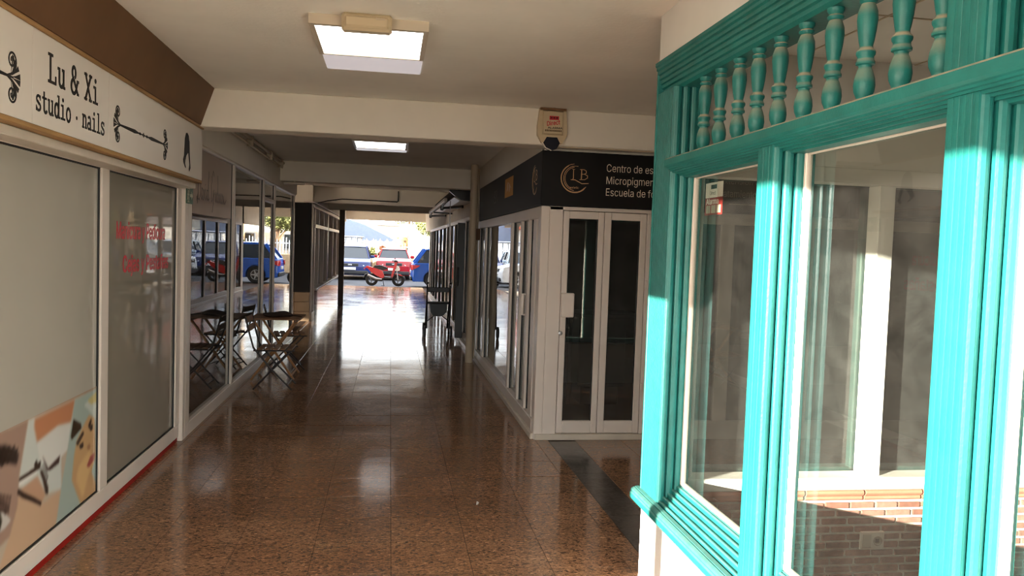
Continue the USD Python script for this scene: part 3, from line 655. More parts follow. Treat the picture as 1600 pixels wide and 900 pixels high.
# ------------------------------------------------------------------ right: corner beauty shop, side windows and front door
LX, LY = 1.24, 6.5
w4 = thing('window_4', 'white framed side window of the corner beauty shop', kind='structure')
part(w4, 'kerb', cbox(1.205, 1.40, 6.52, 11.3, 0.0, 0.05, 0.004), M['alu_dirty'])
part(w4, 'bottom_rail', cbox(LX - 0.012, 1.33, 6.62, 11.3, 0.05, 0.15, 0.004), M['alu'])
part(w4, 'top_rail', cbox(LX - 0.006, 1.33, 6.62, 11.3, 1.865, 1.965, 0.004), M['alu'])
for y, w in ((6.80, 0.16), (7.12, 0.07), (7.54, 0.07), (8.17, 0.075), (10.47, 0.12), (11.24, 0.12)):
    part(w4, 'mullion', cbox(LX - 0.002, 1.31, y - w / 2, y + w / 2, 0.15, 1.865, 0.004), M['alu'])
for a, b in ((6.88, 7.085), (7.155, 7.505), (7.575, 8.13), (8.21, 10.41), (10.53, 11.18)):
    part(w4, 'pane', box(1.275, 1.281, a, b, 0.14, 1.87), M['pane'])
    part(w4, 'gasket', cat_([box(1.262, 1.274, a, a + 0.018, 0.15, 1.865), box(1.262, 1.274, b - 0.018, b, 0.15, 1.865)]), M['gasket'])
hd = part(w4, 'door_handle', tube([(1.20, 6.93, 1.02), (1.17, 6.93, 1.02), (1.17, 6.93, 1.20), (1.20, 6.93, 1.20)], 0.012), M['alu'], True)

w5 = thing('wall_front', 'white panelled corner and front of the beauty shop', kind='structure')
part(w5, 'corner_post', cbox(LX - 0.008, 1.305, LY, LY + 0.12, 0.0, 1.965, 0.005), M['alu'])
part(w5, 'panel', cbox(1.305, 1.42, LY + 0.004, LY + 0.08, 0.0, 1.965, 0.004), M['alu'])
part(w5, 'kickboard', cbox(LX, 2.42, LY - 0.02, LY + 0.06, 0.0, 0.05, 0.004), M['alu_dirty'])
part(w5, 'head_panel', cbox(1.305, 6.6, LY + 0.004, LY + 0.08, 1.935, 1.965, 0.003), M['alu'])
part(w5, 'upper_wall', box(LX, 6.6, LY + 0.03, LY + 0.12, 2.42, CEIL), M['beam'])
part(w5, 'upper_wall', box(LX, LX + 0.1, LY, 12.0, 2.42, CEIL), M['beam'])
d1 = thing('door_1', 'white folding door with two tall dark panes', kind='structure')
for k, (a, b, ga, gb) in enumerate(((1.425, 1.775, 1.475, 1.725), (1.780, 2.145, 1.838, 2.092))):
    lf = part(d1, 'leaf', cat_([cbox(a, ga, LY + 0.006, LY + 0.05, 0.055, 1.93, 0.004), cbox(gb, b, LY + 0.006, LY + 0.05, 0.055, 1.93, 0.004), cbox(ga, gb, LY + 0.006, LY + 0.05, 0.055, 0.16, 0.004), cbox(ga, gb, LY + 0.006, LY + 0.05, 1.868, 1.93, 0.004)]), M['alu'])
    part(lf, 'pane', box(ga, gb, LY + 0.024, LY + 0.03, 0.16, 1.868), M['pane'])
    part(lf, 'gasket', cat_([box(ga, ga + 0.008, LY + 0.018, LY + 0.024, 0.16, 1.868), box(gb - 0.008, gb, LY + 0.018, LY + 0.024, 0.16, 1.868)]), M['gasket'])
part(d1, 'pull_plate', cbox(1.425, 1.535, LY - 0.03, LY + 0.006, 1.04, 1.245, 0.008), M['alu'], label='square white pull plate')
lk = part(d1, 'lock', _perm(lathe([(0.0, 0.0), (0.018, 0.0), (0.018, 0.012), (0.0, 0.014)], 14), lambda x, y, z: (1.432 + x, LY + 0.006 - z, 0.905 + y)), M['steel'])
part(d1, 'jamb', cbox(2.15, 2.42, LY + 0.004, LY + 0.07, 0.05, 1.935, 0.004), M['alu'])
for z in (0.42, 1.30, 1.85):
    part(d1, 'hinge', cbox(2.146, 2.17, LY - 0.008, LY + 0.006, z, z + 0.07, 0.004), M['alu'])
w6 = thing('window_5', 'white framed front windows of the beauty shop beyond the kiosk', kind='structure')
part(w6, 'bottom_rail', cbox(2.42, 6.6, LY + 0.0, LY + 0.06, 0.0, 0.16, 0.004), M['alu'])
part(w6, 'top_rail', cbox(2.42, 6.6, LY + 0.004, LY + 0.06, 1.868, 1.935, 0.004), M['alu'])
xs = (2.42, 2.875, 3.62, 4.35, 5.1, 5.85, 6.55)
for x in xs[1:]:
    part(w6, 'mullion', cbox(x - 0.06, x + 0.06, LY + 0.002, LY + 0.06, 0.16, 1.868, 0.004), M['alu'])
for a, b in zip(xs[:-1], xs[1:]):
    part(w6, 'pane', box(a + 0.05, b - 0.05, LY + 0.024, LY + 0.03, 0.16, 1.868), M['pane'])
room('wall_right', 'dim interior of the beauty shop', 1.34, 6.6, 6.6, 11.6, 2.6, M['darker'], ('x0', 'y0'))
solo('wall_right', box(1.24, 1.34, 11.3, 12.0, 0, 2.42), M['beam'], 'pier between the beauty shop and the next shop', kind='structure')
sk = thing('display_table', 'dark reception table inside the beauty shop behind its door', 'table', (2.0, 8.2, 0))
part(sk, 'table_top', cbox(1.5, 2.6, 7.9, 8.5, 0.92, 0.96, 0.01), M['black'])
part(sk, 'cabinet', cbox(1.95, 2.45, 7.95, 8.45, 0.2, 0.92, 0.01), M['black'])
for x in (1.55, 1.85): part(sk, 'leg', cbox(x, x + 0.04, 8.0, 8.04, 0, 0.92, 0.004), M['black'])
part(sk, 'plinth', cbox(2.0, 2.4, 8.0, 8.4, 0, 0.2, 0.01), M['black'])

fs = thing('fascia_sign', 'black wrap-round fascia sign with cream lettering and a gold crescent emblem', 'sign', (1.24, 6.5, 1.965))
part(fs, 'front_panel', cbox(LX - 0.018, 6.6, LY - 0.02, LY, 1.966, 2.418, 0.002), M['signblack'])
part(fs, 'side_panel', cbox(LX - 0.018, LX, LY, 11.1, 1.966, 2.418, 0.002), M['signblack'])
FY = LY - 0.02
for s_, z_ in (('Centro de estética', 2.268), ('Micropigmentación', 2.166), ('Escuela de formación', 2.068)):
    part(fs, 'lettering', on_front(text(s_, 0.062, 0.0012, sx=0.80), 1.765, FY, z_), M['cream'])
for s_, z_, xe in (('Extensión de pestañas', 2.216, 3.34), ('Tratamientos faciales', 2.105, 3.28)):
    m = text(s_, 0.060, 0.0012, sx=0.80); part(fs, 'lettering', on_front(m, xe - m.extents[0] + 0.12, FY, z_), M['cream'])
part(fs, 'rule', box(2.86, 3.6, FY - 0.0012, FY, 2.042, 2.048), M['cream'])
def crescent(r):
    arc = lambda q, a0, a1, cx, w: LineString([(cx + q * math.cos(math.radians(a0 + (a1 - a0) * i / 30)), q * math.sin(math.radians(a0 + (a1 - a0) * i / 30))) for i in range(31)]).buffer(w)
    return unary_union([arc(r, 95, 325, 0, r * .022), arc(r * .97, 120, 318, 0, r * .03), arc(r * .86, 80, 262, r * .06, r * .022), arc(r * .78, 100, 245, r * .08, r * .018), arc(r * .99, 235, 312, r * .01, r * .045)])
def lb(r):
    k = r * 1.15
    Lg = unary_union([stroke([(-.20 * k, .45 * k), (-.20 * k, -.12 * k), (-.26 * k, -.20 * k)], .05 * k), stroke([(-.34 * k, -.20 * k), (-.1 * k, -.20 * k), (.35 * k, -.42 * k), (.75 * k, -.38 * k)], .05 * k, 'round'), stroke([(-.29 * k, .44 * k), (-.11 * k, .44 * k)], .03 * k)])
    Bg = unary_union([stroke([(.30 * k, .45 * k), (.30 * k, -.16 * k)], .06 * k), LineString([(.22 * k, .44 * k), (.46 * k, .44 * k), (.60 * k, .36 * k), (.60 * k, .24 * k), (.46 * k, .16 * k), (.32 * k, .16 * k), (.50 * k, .16 * k), (.68 * k, .08 * k), (.68 * k, -.06 * k), (.52 * k, -.16 * k), (.20 * k, -.17 * k)]).buffer(.022 * k)])
    return unary_union([Lg, Bg])
part(fs, 'crescent_emblem', on_front(extrude(crescent(0.118), 0.0012), 1.50, FY, 2.20), M['gold'])
part(fs, 'emblem_letters', on_front(extrude(lb(0.118), 0.0014), 1.515, FY, 2.215), M['gold'])
part(fs, 'emblem_caption', on_front(text('estetic', 0.018, 0.001), 1.46, FY, 2.115), M['gold'])
SX4 = LX - 0.018
part(fs, 'crescent_emblem', on_right(extrude(crescent(0.125), 0.0012), SX4, 6.80, 2.20), M['gold'])
part(fs, 'emblem_letters', on_right(extrude(lb(0.125), 0.0014), SX4, 6.79, 2.215), M['gold'])
part(fs, 'print_block', on_right(extrude(sbox(0, 0, 0.58, 0.20), 0.0012), SX4, 8.62, 2.145), M['yellow'], label='yellow printed square')
part(fs, 'print_figure', on_right(extrude(unary_union([Point(.2, .11).buffer(.05), Point(.33, .09).buffer(.045), stroke([(.1, .05), (.25, .15), (.45, .08)], .012)]), 0.0018), SX4, 8.62, 2.145), M['gold'])
part(fs, 'side_lettering', on_right(text('SIN', 0.15, 0.0012), SX4, 9.55, 2.13), pbr('dim_letters', srgb(58, 50, 46), 0.5))

al = thing('alarm_siren', 'cream alarm siren box with a blue lamp over the black fascia corner', 'alarm box', (1.25, 6.33, 2.43))
ow, oz = 1.137, 2.425
def ab(pts, d0, d1, mt, nm, lab=None):
    poly = Polygon(pts) if not hasattr(pts, 'geom_type') else pts
    return part(al, nm, on_front(extrude(poly, d1 - d0), ow, 6.33 - d0, oz), mt, label=lab)
body = Polygon([(.035, .03), (.0, .09), (-.002, .16), (.012, .295), (.225, .295), (.24, .16), (.238, .09), (.205, .03), (.185, .03), (.16, .075), (.075, .075), (.05, .03)])
ab(body, 0.0, 0.05, M['plasticbeige'], 'housing')
part(al, 'housing_front', on_front(hull([(x, y, z) for x, y, z in [(.035, .09, .05), (.205, .09, .05), (.205, .285, .05), (.035, .285, .05), (.045, .1, .072), (.195, .1, .072), (.195, .272, .072), (.045, .272, .072)]]), ow, 6.33, oz), M['plasticbeige'])
ab(Polygon([(.014, .285), (.226, .285), (.226, .302), (.014, .302)]), 0.0, 0.066, pbr('alarm_top', srgb(120, 84, 48), 0.5), 'top_cap', 'brown top cap')
ab(Polygon([(.05, .03), (.075, .075), (.16, .075), (.185, .03), (.16, -.015), (.115, -.03), (.075, -.015)]), 0.0, 0.045, pbr('blue_lamp', srgb(14, 17, 36), 0.3), 'lamp', 'dark blue siren lamp')
ab(LineString([(.03, .045), (.07, -.012), (.115, -.03)]).buffer(.004), 0.03, 0.048, M['alu'], 'lamp_guard')
ab(unary_union([sbox(.088, .208, .164, .238)]), 0.072, 0.0735, M['redtext'], 'badge', 'red badge')
ab(unary_union([sbox(.095 + .023 * k, .217, .110 + .023 * k, .231) for k in range(3)]), 0.0735, 0.0742, pbr('badge_dark', srgb(92, 22, 28), 0.4), 'badge_squares')
m = text('Direct', 0.034, 0.001, bold=True); m.apply_transform(np.array([[.82, -.06, 0, 0], [.14, 1, 0, 0], [0, 0, 1, 0], [0, 0, 0, 1.0]]))
part(al, 'lettering', on_front(m, ow + 0.066, 6.33 - 0.072, oz + 0.158), M['redtext'], label='red slanted lettering Direct')
m = text('ALARMA', 0.014, 0.001, bold=True, sx=1.5); part(al, 'lettering', on_front(m, ow + 0.075, 6.33 - 0.072, oz + 0.138), M['ink'])
ab(unary_union([sbox(.055 + .0125 * k, .115, .064 + .0125 * k, .130) for k in range(11)]), 0.072, 0.0728, pbr('number_print', srgb(96, 74, 50), 0.5), 'number_row')
part(al, 'cable', tube([(1.33, 6.325, 2.43), (1.6, 6.325, 2.435), (2.2, 6.325, 2.43)], 0.006, 6), M['conduit'], True)

solo('post', tube([(1.12, 10.94, 0), (1.12, 10.94, CEIL)], 0.05, 20), M['conduit'], 'thin round cream post at the far end of the black fascia', kind='structure', smooth=40)
jb = thing('junction_box', 'brown junction box and thin pipe beside the round cream post', 'electric box', (1.215, 11.15, 1.72))
part(jb, 'box', cbox(1.17, 1.24, 11.08, 11.2, 1.70, 1.86, 0.006), M['brown'])
part(jb, 'pipe', tube([(1.205, 11.14, 1.86), (1.205, 11.14, 2.70)], 0.014), M['conduit'], True)
part(jb, 'pipe', tube([(1.205, 11.14, 0.02), (1.205, 11.14, 1.70)], 0.014), M['conduit'], True)

# ------------------------------------------------------------------ right: next shop with the folding awning
w7 = thing('window_6', 'cream framed glazed front of the shop with the folding awning', kind='structure')
RX = 1.24
part(w7, 'kerb', cbox(RX - 0.05, 1.42, 12.0, 25.2, 0.0, 0.06, 0.005), M['alu'])
part(w7, 'bottom_rail', cbox(RX - 0.005, 1.34, 12.0, 25.2, 0.06, 0.16, 0.004), M['alu_dirty'])
part(w7, 'head_rail', cbox(RX - 0.01, 1.34, 12.0, 25.2, 2.02, 2.09, 0.004), M['alu_dirty'])
part(w7, 'upper_wall', box(RX, 1.34, 12.0, 28.7, 2.09, CEIL), M['beam'])
ys = (12.06, 13.35, 13.6, 14.55, 15.6, 16.7, 17.8, 18.9, 20.3, 21.8, 23.1, 24.2, 25.14)
for y in ys:
    part(w7, 'mullion', cbox(RX - 0.002, 1.33, y - 0.07, y + 0.07, 0.16, 2.02, 0.005), M['alu' if int(y * 10) % 3 else 'conduit'])
for k, (a, b) in enumerate(zip(ys[:-1], ys[1:])):
    part(w7, 'pane', box(1.27, 1.276, a + 0.07, b - 0.07, 0.15, 2.03), M['pane'])
    part(w7, 'gasket', cat_([box(1.255, 1.268, a + 0.07, a + 0.12, 0.16, 2.02), box(1.255, 1.268, b - 0.09, b - 0.07, 0.16, 2.02)]), M['gasket'])
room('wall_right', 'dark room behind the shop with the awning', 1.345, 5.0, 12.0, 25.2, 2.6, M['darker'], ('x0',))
solo('wall_right', cat_([box(1.24, 1.5, 25.2, 25.4, 0, 2.73), box(1.24, 5, 25.2, 25.25, 0, 2.73)]), M['beam'], 'end pier of the shop with the awning', kind='structure')
dd = thing('door_2', 'narrow black door leaf standing open in the awning shop front', kind='structure')
part(dd, 'leaf', cbox(1.11, 1.235, 13.30, 13.34, 0.065, 2.0, 0.006), M['darkframe'])
part(dd, 'pull_handle', tube([(1.13, 13.30, 0.95), (1.13, 13.25, 0.95), (1.13, 13.25, 1.25), (1.13, 13.30, 1.25)], 0.012), M['darkframe'], True)
aw = thing('awning', 'rolled white folding awning with black end cap under the ceiling', 'awning', (1.05, 15.9, 2.3))
part(aw, 'roll_box', along_y([(1.235, 2.30), (1.235, 2.395), (1.10, 2.400), (0.98, 2.39), (0.96, 2.36), (1.05, 2.31)], 12.35, 18.6), M['alu_dirty'])
part(aw, 'end_cap', along_y([(1.238, 2.31), (1.238, 2.53), (1.08, 2.565), (0.90, 2.53), (0.875, 2.45), (0.98, 2.37), (1.07, 2.32)], 12.27, 12.35), M['blackglossy'], label='black end cap')
part(aw, 'front_bar', cbox(0.87, 0.92, 13.3, 18.6, 2.345, 2.405, 0.008), M['alu'], label='white front bar')
part(aw, 'cover_sheet', hull([(0.9, y, z) for y in (12.4, 16.65) for z in (2.44, 2.45)] + [(1.22, y, z) for y in (12.4, 16.65) for z in (2.5, 2.51)]), pbr('awning_cover', srgb(110, 106, 102), 0.6))
for y in (13.4, 17.6):
    ar = part(aw, 'arm', cat_([bar((1.2, y + 0.1, 2.28), (0.93, y + 1.4, 2.30), 0.03, 0.045), bar((0.93, y + 1.4, 2.30), (0.9, y + 0.2, 2.38), 0.028, 0.04)]), M['darkframe'])
    part(ar, 'elbow', cbox(0.90, 0.96, y + 1.36, y + 1.44, 2.26, 2.34, 0.01), M['darkframe'])
part(aw, 'crank_rod', tube([(0.92, 12.6, 2.32), (0.93, 12.6, 1.35)], 0.008, 6), M['steel'], True)
part(aw, 'cross_bar', bar((0.68, 12.9, 2.14), (0.98, 12.9, 2.13), 0.02, 0.025), M['darkframe'])

# ------------------------------------------------------------------ right foreground: the teal kiosk
KX, KY0, KY1, KXE = 1.25, 0.45, 3.70, 6.2
solo('wall_right', cat_([box(7.0, 7.1, 3.5, 6.7, 0, 3.0), box(6.3, 7.0, 3.5, 3.7, 0, 2.73)]), M['dark'], 'dark wall at the end of the side passage', kind='structure')
kb = thing('wall_right', 'white plastered low wall under the teal kiosk windows', kind='structure')
part(kb, 'dado', cbox(KX, 1.38, KY0, KY1, 0.0, 0.385, 0.006), M['wallwhite'])
part(kb, 'dado', box(1.38, KXE, 3.575, KY1, 0.0, 0.47), M['wallwhite'])
part(kb, 'upper_wall', box(KX, 1.38, -0.8, KY1, 2.50, CEIL), M['wallwhite'])
part(kb, 'upper_wall', box(1.38, KXE, 3.575, KY1, 2.045, CEIL), M['wallwhite'])
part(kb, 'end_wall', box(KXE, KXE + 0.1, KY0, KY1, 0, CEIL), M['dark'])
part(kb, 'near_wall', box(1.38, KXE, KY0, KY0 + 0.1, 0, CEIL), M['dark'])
part(kb, 'kiosk_ceiling', box(1.38, KXE, KY0, 3.575, 2.56, 2.60), M['wallwhite'])
part(kb, 'kiosk_floor', box(1.38, KXE, KY0, 3.575, 0.0, 0.012), pbr('kiosk_floor', srgb(104, 84, 70), 0.5, var=0.1))
for x in (1.9, 2.5, 3.1, 3.7, 4.3):
    part(kb, 'ceiling_joint', box(x - 0.004, x + 0.004, KY0 + 0.1, 3.575, 2.556, 2.561), M['conduit'])
for y in (1.1, 1.7, 2.3, 2.9):
    part(kb, 'ceiling_joint', box(1.38, KXE, y - 0.004, y + 0.004, 2.556, 2.561), M['conduit'])

K = thing('kiosk_front', 'teal painted timber kiosk front with turned balusters, posts and moulded sill', 'kiosk front', (KX, 2.0, 0))
def fluted(x0, y0, y1, side, n=3, depth=0.115):
    """plan of a post: reeded face towards -X, fluted reveals on both sides"""
    p = []
    w = y1 - y0
    k = 5 if w < .15 else 11                                                      # fine reeds on the face
    for i in range(k):
        a, b = y0 + w * i / k, y0 + w * (i + 1) / k
        dd_ = 0.003 if i in (1, 3) or w > .15 else 0.0004
        p += [(x0 + dd_, a + 0.0005), (x0, a + w / k * 0.10), (x0 - 0.0005, a + w / k * 0.5), (x0, a + w / k * 0.90), (x0 + dd_, b - 0.0005)]
    def reveal(y, s):
        r = []; d = depth / n
        for i in range(n):
            a = x0 + 0.006 + d * i; o = y + s * 0.006 * i
            for t in (0.0, 0.05, 0.15, 0.40, 0.62, 0.74, 0.80):
                r.append((a + d * t, o + s * 0.0065 * math.sin(math.pi * min(1, t / 0.80))))
            if i < n - 1:
                r += [(a + d * 0.865, o - s * 0.014), (a + d * 0.995, o - s * 0.014)]
        return r
    up = reveal(y1, 1)
    dn = reveal(y0, -1)
    return Polygon(p + up + [(x0 + depth + 0.03, y1 + 0.018), (x0 + depth + 0.03, y0 - 0.018)] + dn[::-1]).buffer(0)
def post(y0, y1, z0, z1):
    return part(K, 'post', along_z(fluted(KX, y0, y1, 1), z0, z1), M['teal'])
post(3.485, 3.70, 0.44, 2.36)
post(2.505, 2.610, 0.44, 1.985)
post(1.565, 1.665, 0.44, 1.985)
post(0.47, 0.60, 0.44, 2.36)
part(K, 'upper_post', along_z(fluted(KX + 0.012, 1.575, 1.70, 1), 2.03, 2.36), M['teal'])
part(K, 'corner_board', cbox(KX - 0.004, 1.40, 3.70, 3.715, 0.40, 2.50, 0.003), M['teal'])
TOP = [(1.232, 2.505), (1.232, 2.490), (1.238, 2.484), (1.238, 2.472), (1.246, 2.466), (1.246, 2.452), (1.254, 2.449), (1.252, 2.438), (1.252, 2.430), (1.260, 2.427), (1.258, 2.418), (1.258, 2.408), (1.266, 2.405), (1.266, 2.388), (1.276, 2.384), (1.278, 2.370), (1.290, 2.358), (1.40, 2.358), (1.40, 2.505)]
part(K, 'top_beam', along_y(TOP, KY0, 3.705), M['teal'])
RAIL = [(1.222, 2.030), (1.216, 2.024), (1.216, 1.996), (1.224, 1.990), (1.232, 1.988), (1.234, 1.982), (1.242, 1.981), (1.244, 1.975), (1.254, 1.975), (1.257, 1.968), (1.268, 1.969), (1.271, 1.962), (1.284, 1.964), (1.288, 1.956), (1.305, 1.958), (1.31, 1.950), (1.40, 1.950), (1.40, 2.030)]
for a, b in ((0.60, 1.615), (1.615, 3.475)):
    part(K, 'rail', along_y(RAIL, a, b), M['tealdusty'])
SILL = [(1.236, 0.378), (1.214, 0.384), (1.206, 0.396), (1.206, 0.418), (1.212, 0.424), (1.210, 0.430), (1.214, 0.438), (1.226, 0.444), (1.229, 0.438), (1.232, 0.446), (1.250, 0.448)]
for i in range(5):
    a_, h_ = 1.2505 + i * 0.0205, 0.447 + 0.0175 * i
    SILL += [(a_, h_ - .012), (a_ + .008, h_ - .010), (a_ + .0085, h_ + .006), (a_ + .011, h_ + .010), (a_ + .015, h_ + .0115), (a_ + .0185, h_ + .010), (a_ + .0203, h_ + .005)]
SILL += [(1.355, 0.531), (1.40, 0.532), (1.40, 0.378)]
SILL = Polygon(SILL).buffer(0)
part(K, 'sill', along_y(SILL, KY0, 3.745), M['teal'])
bal_prof = [(0, 0), (.026, 0), (.027, .004), (.027, .016), (.022, .020), (.020, .026), (.0215, .030), (.028, .045), (.030, .062), (.028, .082), (.021, .105), (.0175, .112), (.019, .118), (.026, .121), (.0265, .128), (.023, .134), (.022, .142), (.026, .148), (.027, .155), (.025, .160), (.019, .165), (.018, .172), (.021, .185), (.0255, .215), (.0285, .245), (.027, .268), (.021, .285), (.0185, .290), (.024, .294), (.025, .301), (.0185, .307), (.022, .312), (.026, .318), (.026, .326), (0, .326)]
bal_mesh = lathe([(r * 0.98, z) for r, z in bal_prof], 20)
for y in (3.262, 3.10, 2.925, 2.765, 2.60, 2.43, 2.262, 2.094, 1.933, 1.775, 1.42, 1.25, 1.08, 0.91, 0.75):
    m = bal_mesh.copy(); m.apply_translation((1.31, y, 2.0305))
    part(K, 'baluster', m, M['tealdusty'], smooth=50)
GX = 1.368
casing = M['alu']
for a, b in ((0.60, 1.553), (1.677, 2.490), (2.625, 3.470)):
    part(K, 'casing', cat_([cbox(GX - 0.012, GX + 0.012, a, a + 0.020, 0.532, 1.952, 0.003), cbox(GX - 0.012, GX + 0.012, b - 0.016, b, 0.532, 1.952, 0.003), cbox(GX - 0.012, GX + 0.012, a + 0.020, b - 0.016, 0.532, 0.546, 0.003), cbox(GX - 0.006, GX + 0.006, a + 0.020, b - 0.016, 1.944, 1.952, 0.002)]), casing, label='thin white glazing bead')
    part(K, 'pane', box(GX - 0.003, GX + 0.003, a + 0.012, b - 0.010, 0.54, 1.948), M['kpane'])
st = thing('alarm_sticker', 'small white and red alarm sticker in the corner of the kiosk pane', 'sticker', (GX, 3.2, 1.78))
part(st, 'white_half', on_right(extrude(sbox(0, .075, .185, .14), 0.001), GX + 0.0055, 3.36, 1.775), M['sign'])
part(st, 'red_half', on_right(extrude(sbox(0, 0, .185, .074), 0.001), GX + 0.0055, 3.36, 1.775), pbr('sticker_red', srgb(150, 34, 28), 0.5))
part(st, 'lettering', on_right(text('Alarma', 0.024, 0.0006, bold=True, sx=1.25), GX + 0.0045, 3.35, 1.822), M['sign'])
part(st, 'lettering', on_right(text('Direct', 0.016, 0.0006), GX + 0.0045, 3.31, 1.862), pbr('sticker_grey', srgb(120, 110, 100), 0.5))
part(st, 'dark_square', on_right(extrude(sbox(.06, .112, .12, .13), 0.0006), GX + 0.0045, 3.36, 1.775), M['ink'])
part(st, 'pale_squares', on_right(extrude(unary_union([sbox(.015 + .055 * k, .008, .06 + .055 * k, .042) for k in range(3)]), 0.0006), GX + 0.0045, 3.36, 1.775), pbr('sticker_pale', srgb(176, 168, 150), 0.5))

# kiosk back wall: brick slips, clay coping, white window frames with teal outer posts
bw = thing('wall_back', 'brick slip dado with a clay coping inside the kiosk', kind='structure')
BY = 3.575
part(bw, 'mortar', box(1.40, KXE, BY - 0.006, BY + 0.01, 0.012, 0.418), pbr('mortar', srgb(228, 220, 206), 0.85, var=0.08, vscale=30))
bricks = [pbr(f'brick_{k}', c, 0.8, 0.25, var=0.22, vscale=25, bump=0.0012, bscale=120) for k, c in enumerate((srgb(160, 110, 94), srgb(170, 122, 106), srgb(142, 98, 84), srgb(166, 124, 110)))]
for r in range(10):
    z = 0.016 + r * 0.0402
    x = 1.405 - (0.07 if r % 2 else 0.0) - rng.uniform(0, .02)
    while x < 3.75:
        w = 0.122 + rng.uniform(-.012, .012)
        a = max(x, 1.405)
        if x + w - a > 0.02:
            part(bw, 'brick', cbox(a, x + w, BY - 0.014 - rng.uniform(0, .003), BY, z + rng.uniform(-.001, .001), z + 0.0265 + rng.uniform(-.001, .001), 0.002), bricks[rng.integers(4)])
        x += w + 0.0125 + rng.uniform(-.003, .004)
rest = []
for r in range(10):
    x = 3.78
    while x < KXE - 0.15:
        rest.append(cbox(x, x + 0.12, BY - 0.014, BY, 0.016 + r * 0.0402, 0.044 + r * 0.0402, 0.002)); x += 0.134
part(bw, 'bricks_beyond', cat_(rest), bricks[0], kind='stuff')
clay = pbr('clay_coping', srgb(206, 136, 110), 0.6, 0.35, var=0.1, vscale=8)
x = 1.40
COP = [(BY, 0.42), (BY - 0.020, 0.42), (BY - 0.028, 0.428), (BY - 0.024, 0.440), (BY - 0.034, 0.448), (BY - 0.040, 0.458), (BY - 0.036, 0.470), (BY - 0.02, 0.476), (BY, 0.476)]
while x < KXE - 0.02:
    w = min(0.31, KXE - x)
    part(bw, 'coping_tile', along_x(COP, x + 0.004, x + w - 0.004), clay)
    x += w + 0.004
wb = thing('window_7', 'white framed back windows of the kiosk with teal outer posts', kind='structure')
part(wb, 'sill_board', cbox(1.38, KXE, BY - 0.045, 3.66, 0.476, 0.538, 0.006), M['wallwhite'])
part(wb, 'head_rail', cbox(1.38, KXE, BY - 0.012, 3.66, 1.968, 2.045, 0.004), M['wallwhite'])
for x in (1.41, 2.388, 3.30, 4.2, 5.1):
    part(wb, 'mullion', cbox(x - 0.042, x + 0.042, BY - 0.012, 3.66, 0.538, 1.968, 0.004), M['wallwhite'])
    part(wb, 'outer_post', cbox(x - 0.055, x + 0.055, 3.672, 3.715, 0.53, 2.03, 0.006), M['teal'])
for a, b in ((1.452, 2.346), (2.43, 3.258), (3.342, 4.158), (4.242, 5.058), (5.142, 6.18)):
    part(wb, 'pane', box(a - 0.02, b + 0.02, 3.664, 3.669, 0.53, 1.98), M['kbpane'])
part(wb, 'outer_sill', cbox(1.30, KXE, 3.672, 3.75, 0.50, 0.552, 0.006), M['teal'])
part(wb, 'outer_head', cbox(1.30, KXE, 3.672, 3.73, 1.965, 2.045, 0.006), M['teal'])
so = thing('wall_socket', 'pale double wall socket on the brick dado in the kiosk', 'socket', (2.40, BY - 0.02, 0.17))
part(so, 'plate', cbox(2.335, 2.465, BY - 0.030, BY - 0.014, 0.170, 0.262, 0.005), pbr('socket_plastic', srgb(236, 230, 218), 0.35))
part(so, 'cover', cbox(2.345, 2.392, BY - 0.033, BY - 0.029, 0.182, 0.250, 0.003), pbr('socket_cover', srgb(198, 190, 176), 0.35))
part(so, 'outlet_ring', _perm(lathe([(0.012, 0.0), (0.024, 0.0), (0.024, 0.006), (0.019, 0.007), (0.016, 0.002), (0.012, 0.002), (0.012, 0.0)], 22), lambda x, y, z: (2.425 + x, BY - 0.029 - z, 0.216 + y)), pbr('socket_ring', srgb(170, 160, 146), 0.35))
part(so, 'outlet_hole', cbox(2.414, 2.436, BY - 0.032, BY - 0.029, 0.205, 0.227, 0.003), M['darkframe'])

# ------------------------------------------------------------------ bistro set
M['slat'] = pbr('acacia_slat', srgb(128, 90, 60), 0.5, 0.4, var=0.2, vscale=7, stretch=(1, 1, 1), rnd=0.12)
M['legwood'] = pbr('acacia_leg', srgb(176, 124, 76), 0.5, 0.4, var=0.15, vscale=8)
M['darkmetal'] = pbr('dark_metal', srgb(40, 30, 26), 0.4, 0.5)
tb = thing('folding_table', 'slatted wooden folding bistro table against the mirror-like shopfront', 'table', (-1.27, 9.55, 0))
for k in range(9):
    y = 9.24 + k * 0.072
    part(tb, 'slat', cbox(-1.555, -0.985, y, y + 0.058, 0.700, 0.718, 0.003), M['slat'])
for x in (-1.50, -1.04):
    part(tb, 'cross_rail', cbox(x - 0.02, x + 0.02, 9.24, 9.874, 0.676, 0.699, 0.003), M['slat'])
for y0, up in ((9.27, 1), (9.84, 1)):
    part(tb, 'leg', bar((-1.52, y0, 0.012), (-1.05, y0, 0.68), 0.022, 0.04, (0, 1, 0)), M['legwood'])
    yb = y0 + (0.028 if y0 < 9.5 else -0.028)
    part(tb, 'leg', bar((-1.05, yb, 0.012), (-1.50, yb, 0.68), 0.022, 0.04, (0, 1, 0)), M['legwood'])
for x, z in ((-1.49, 0.06), (-1.08, 0.06)):
    part(tb, 'stretcher', tube([(x, 9.27, z), (x, 9.84, z)], 0.012, 8), M['legwood'], True)
part(tb, 'pivot_rod', tube([(-1.285, 9.25, 0.35), (-1.285, 9.86, 0.35)], 0.008, 8), M['darkmetal'], True)

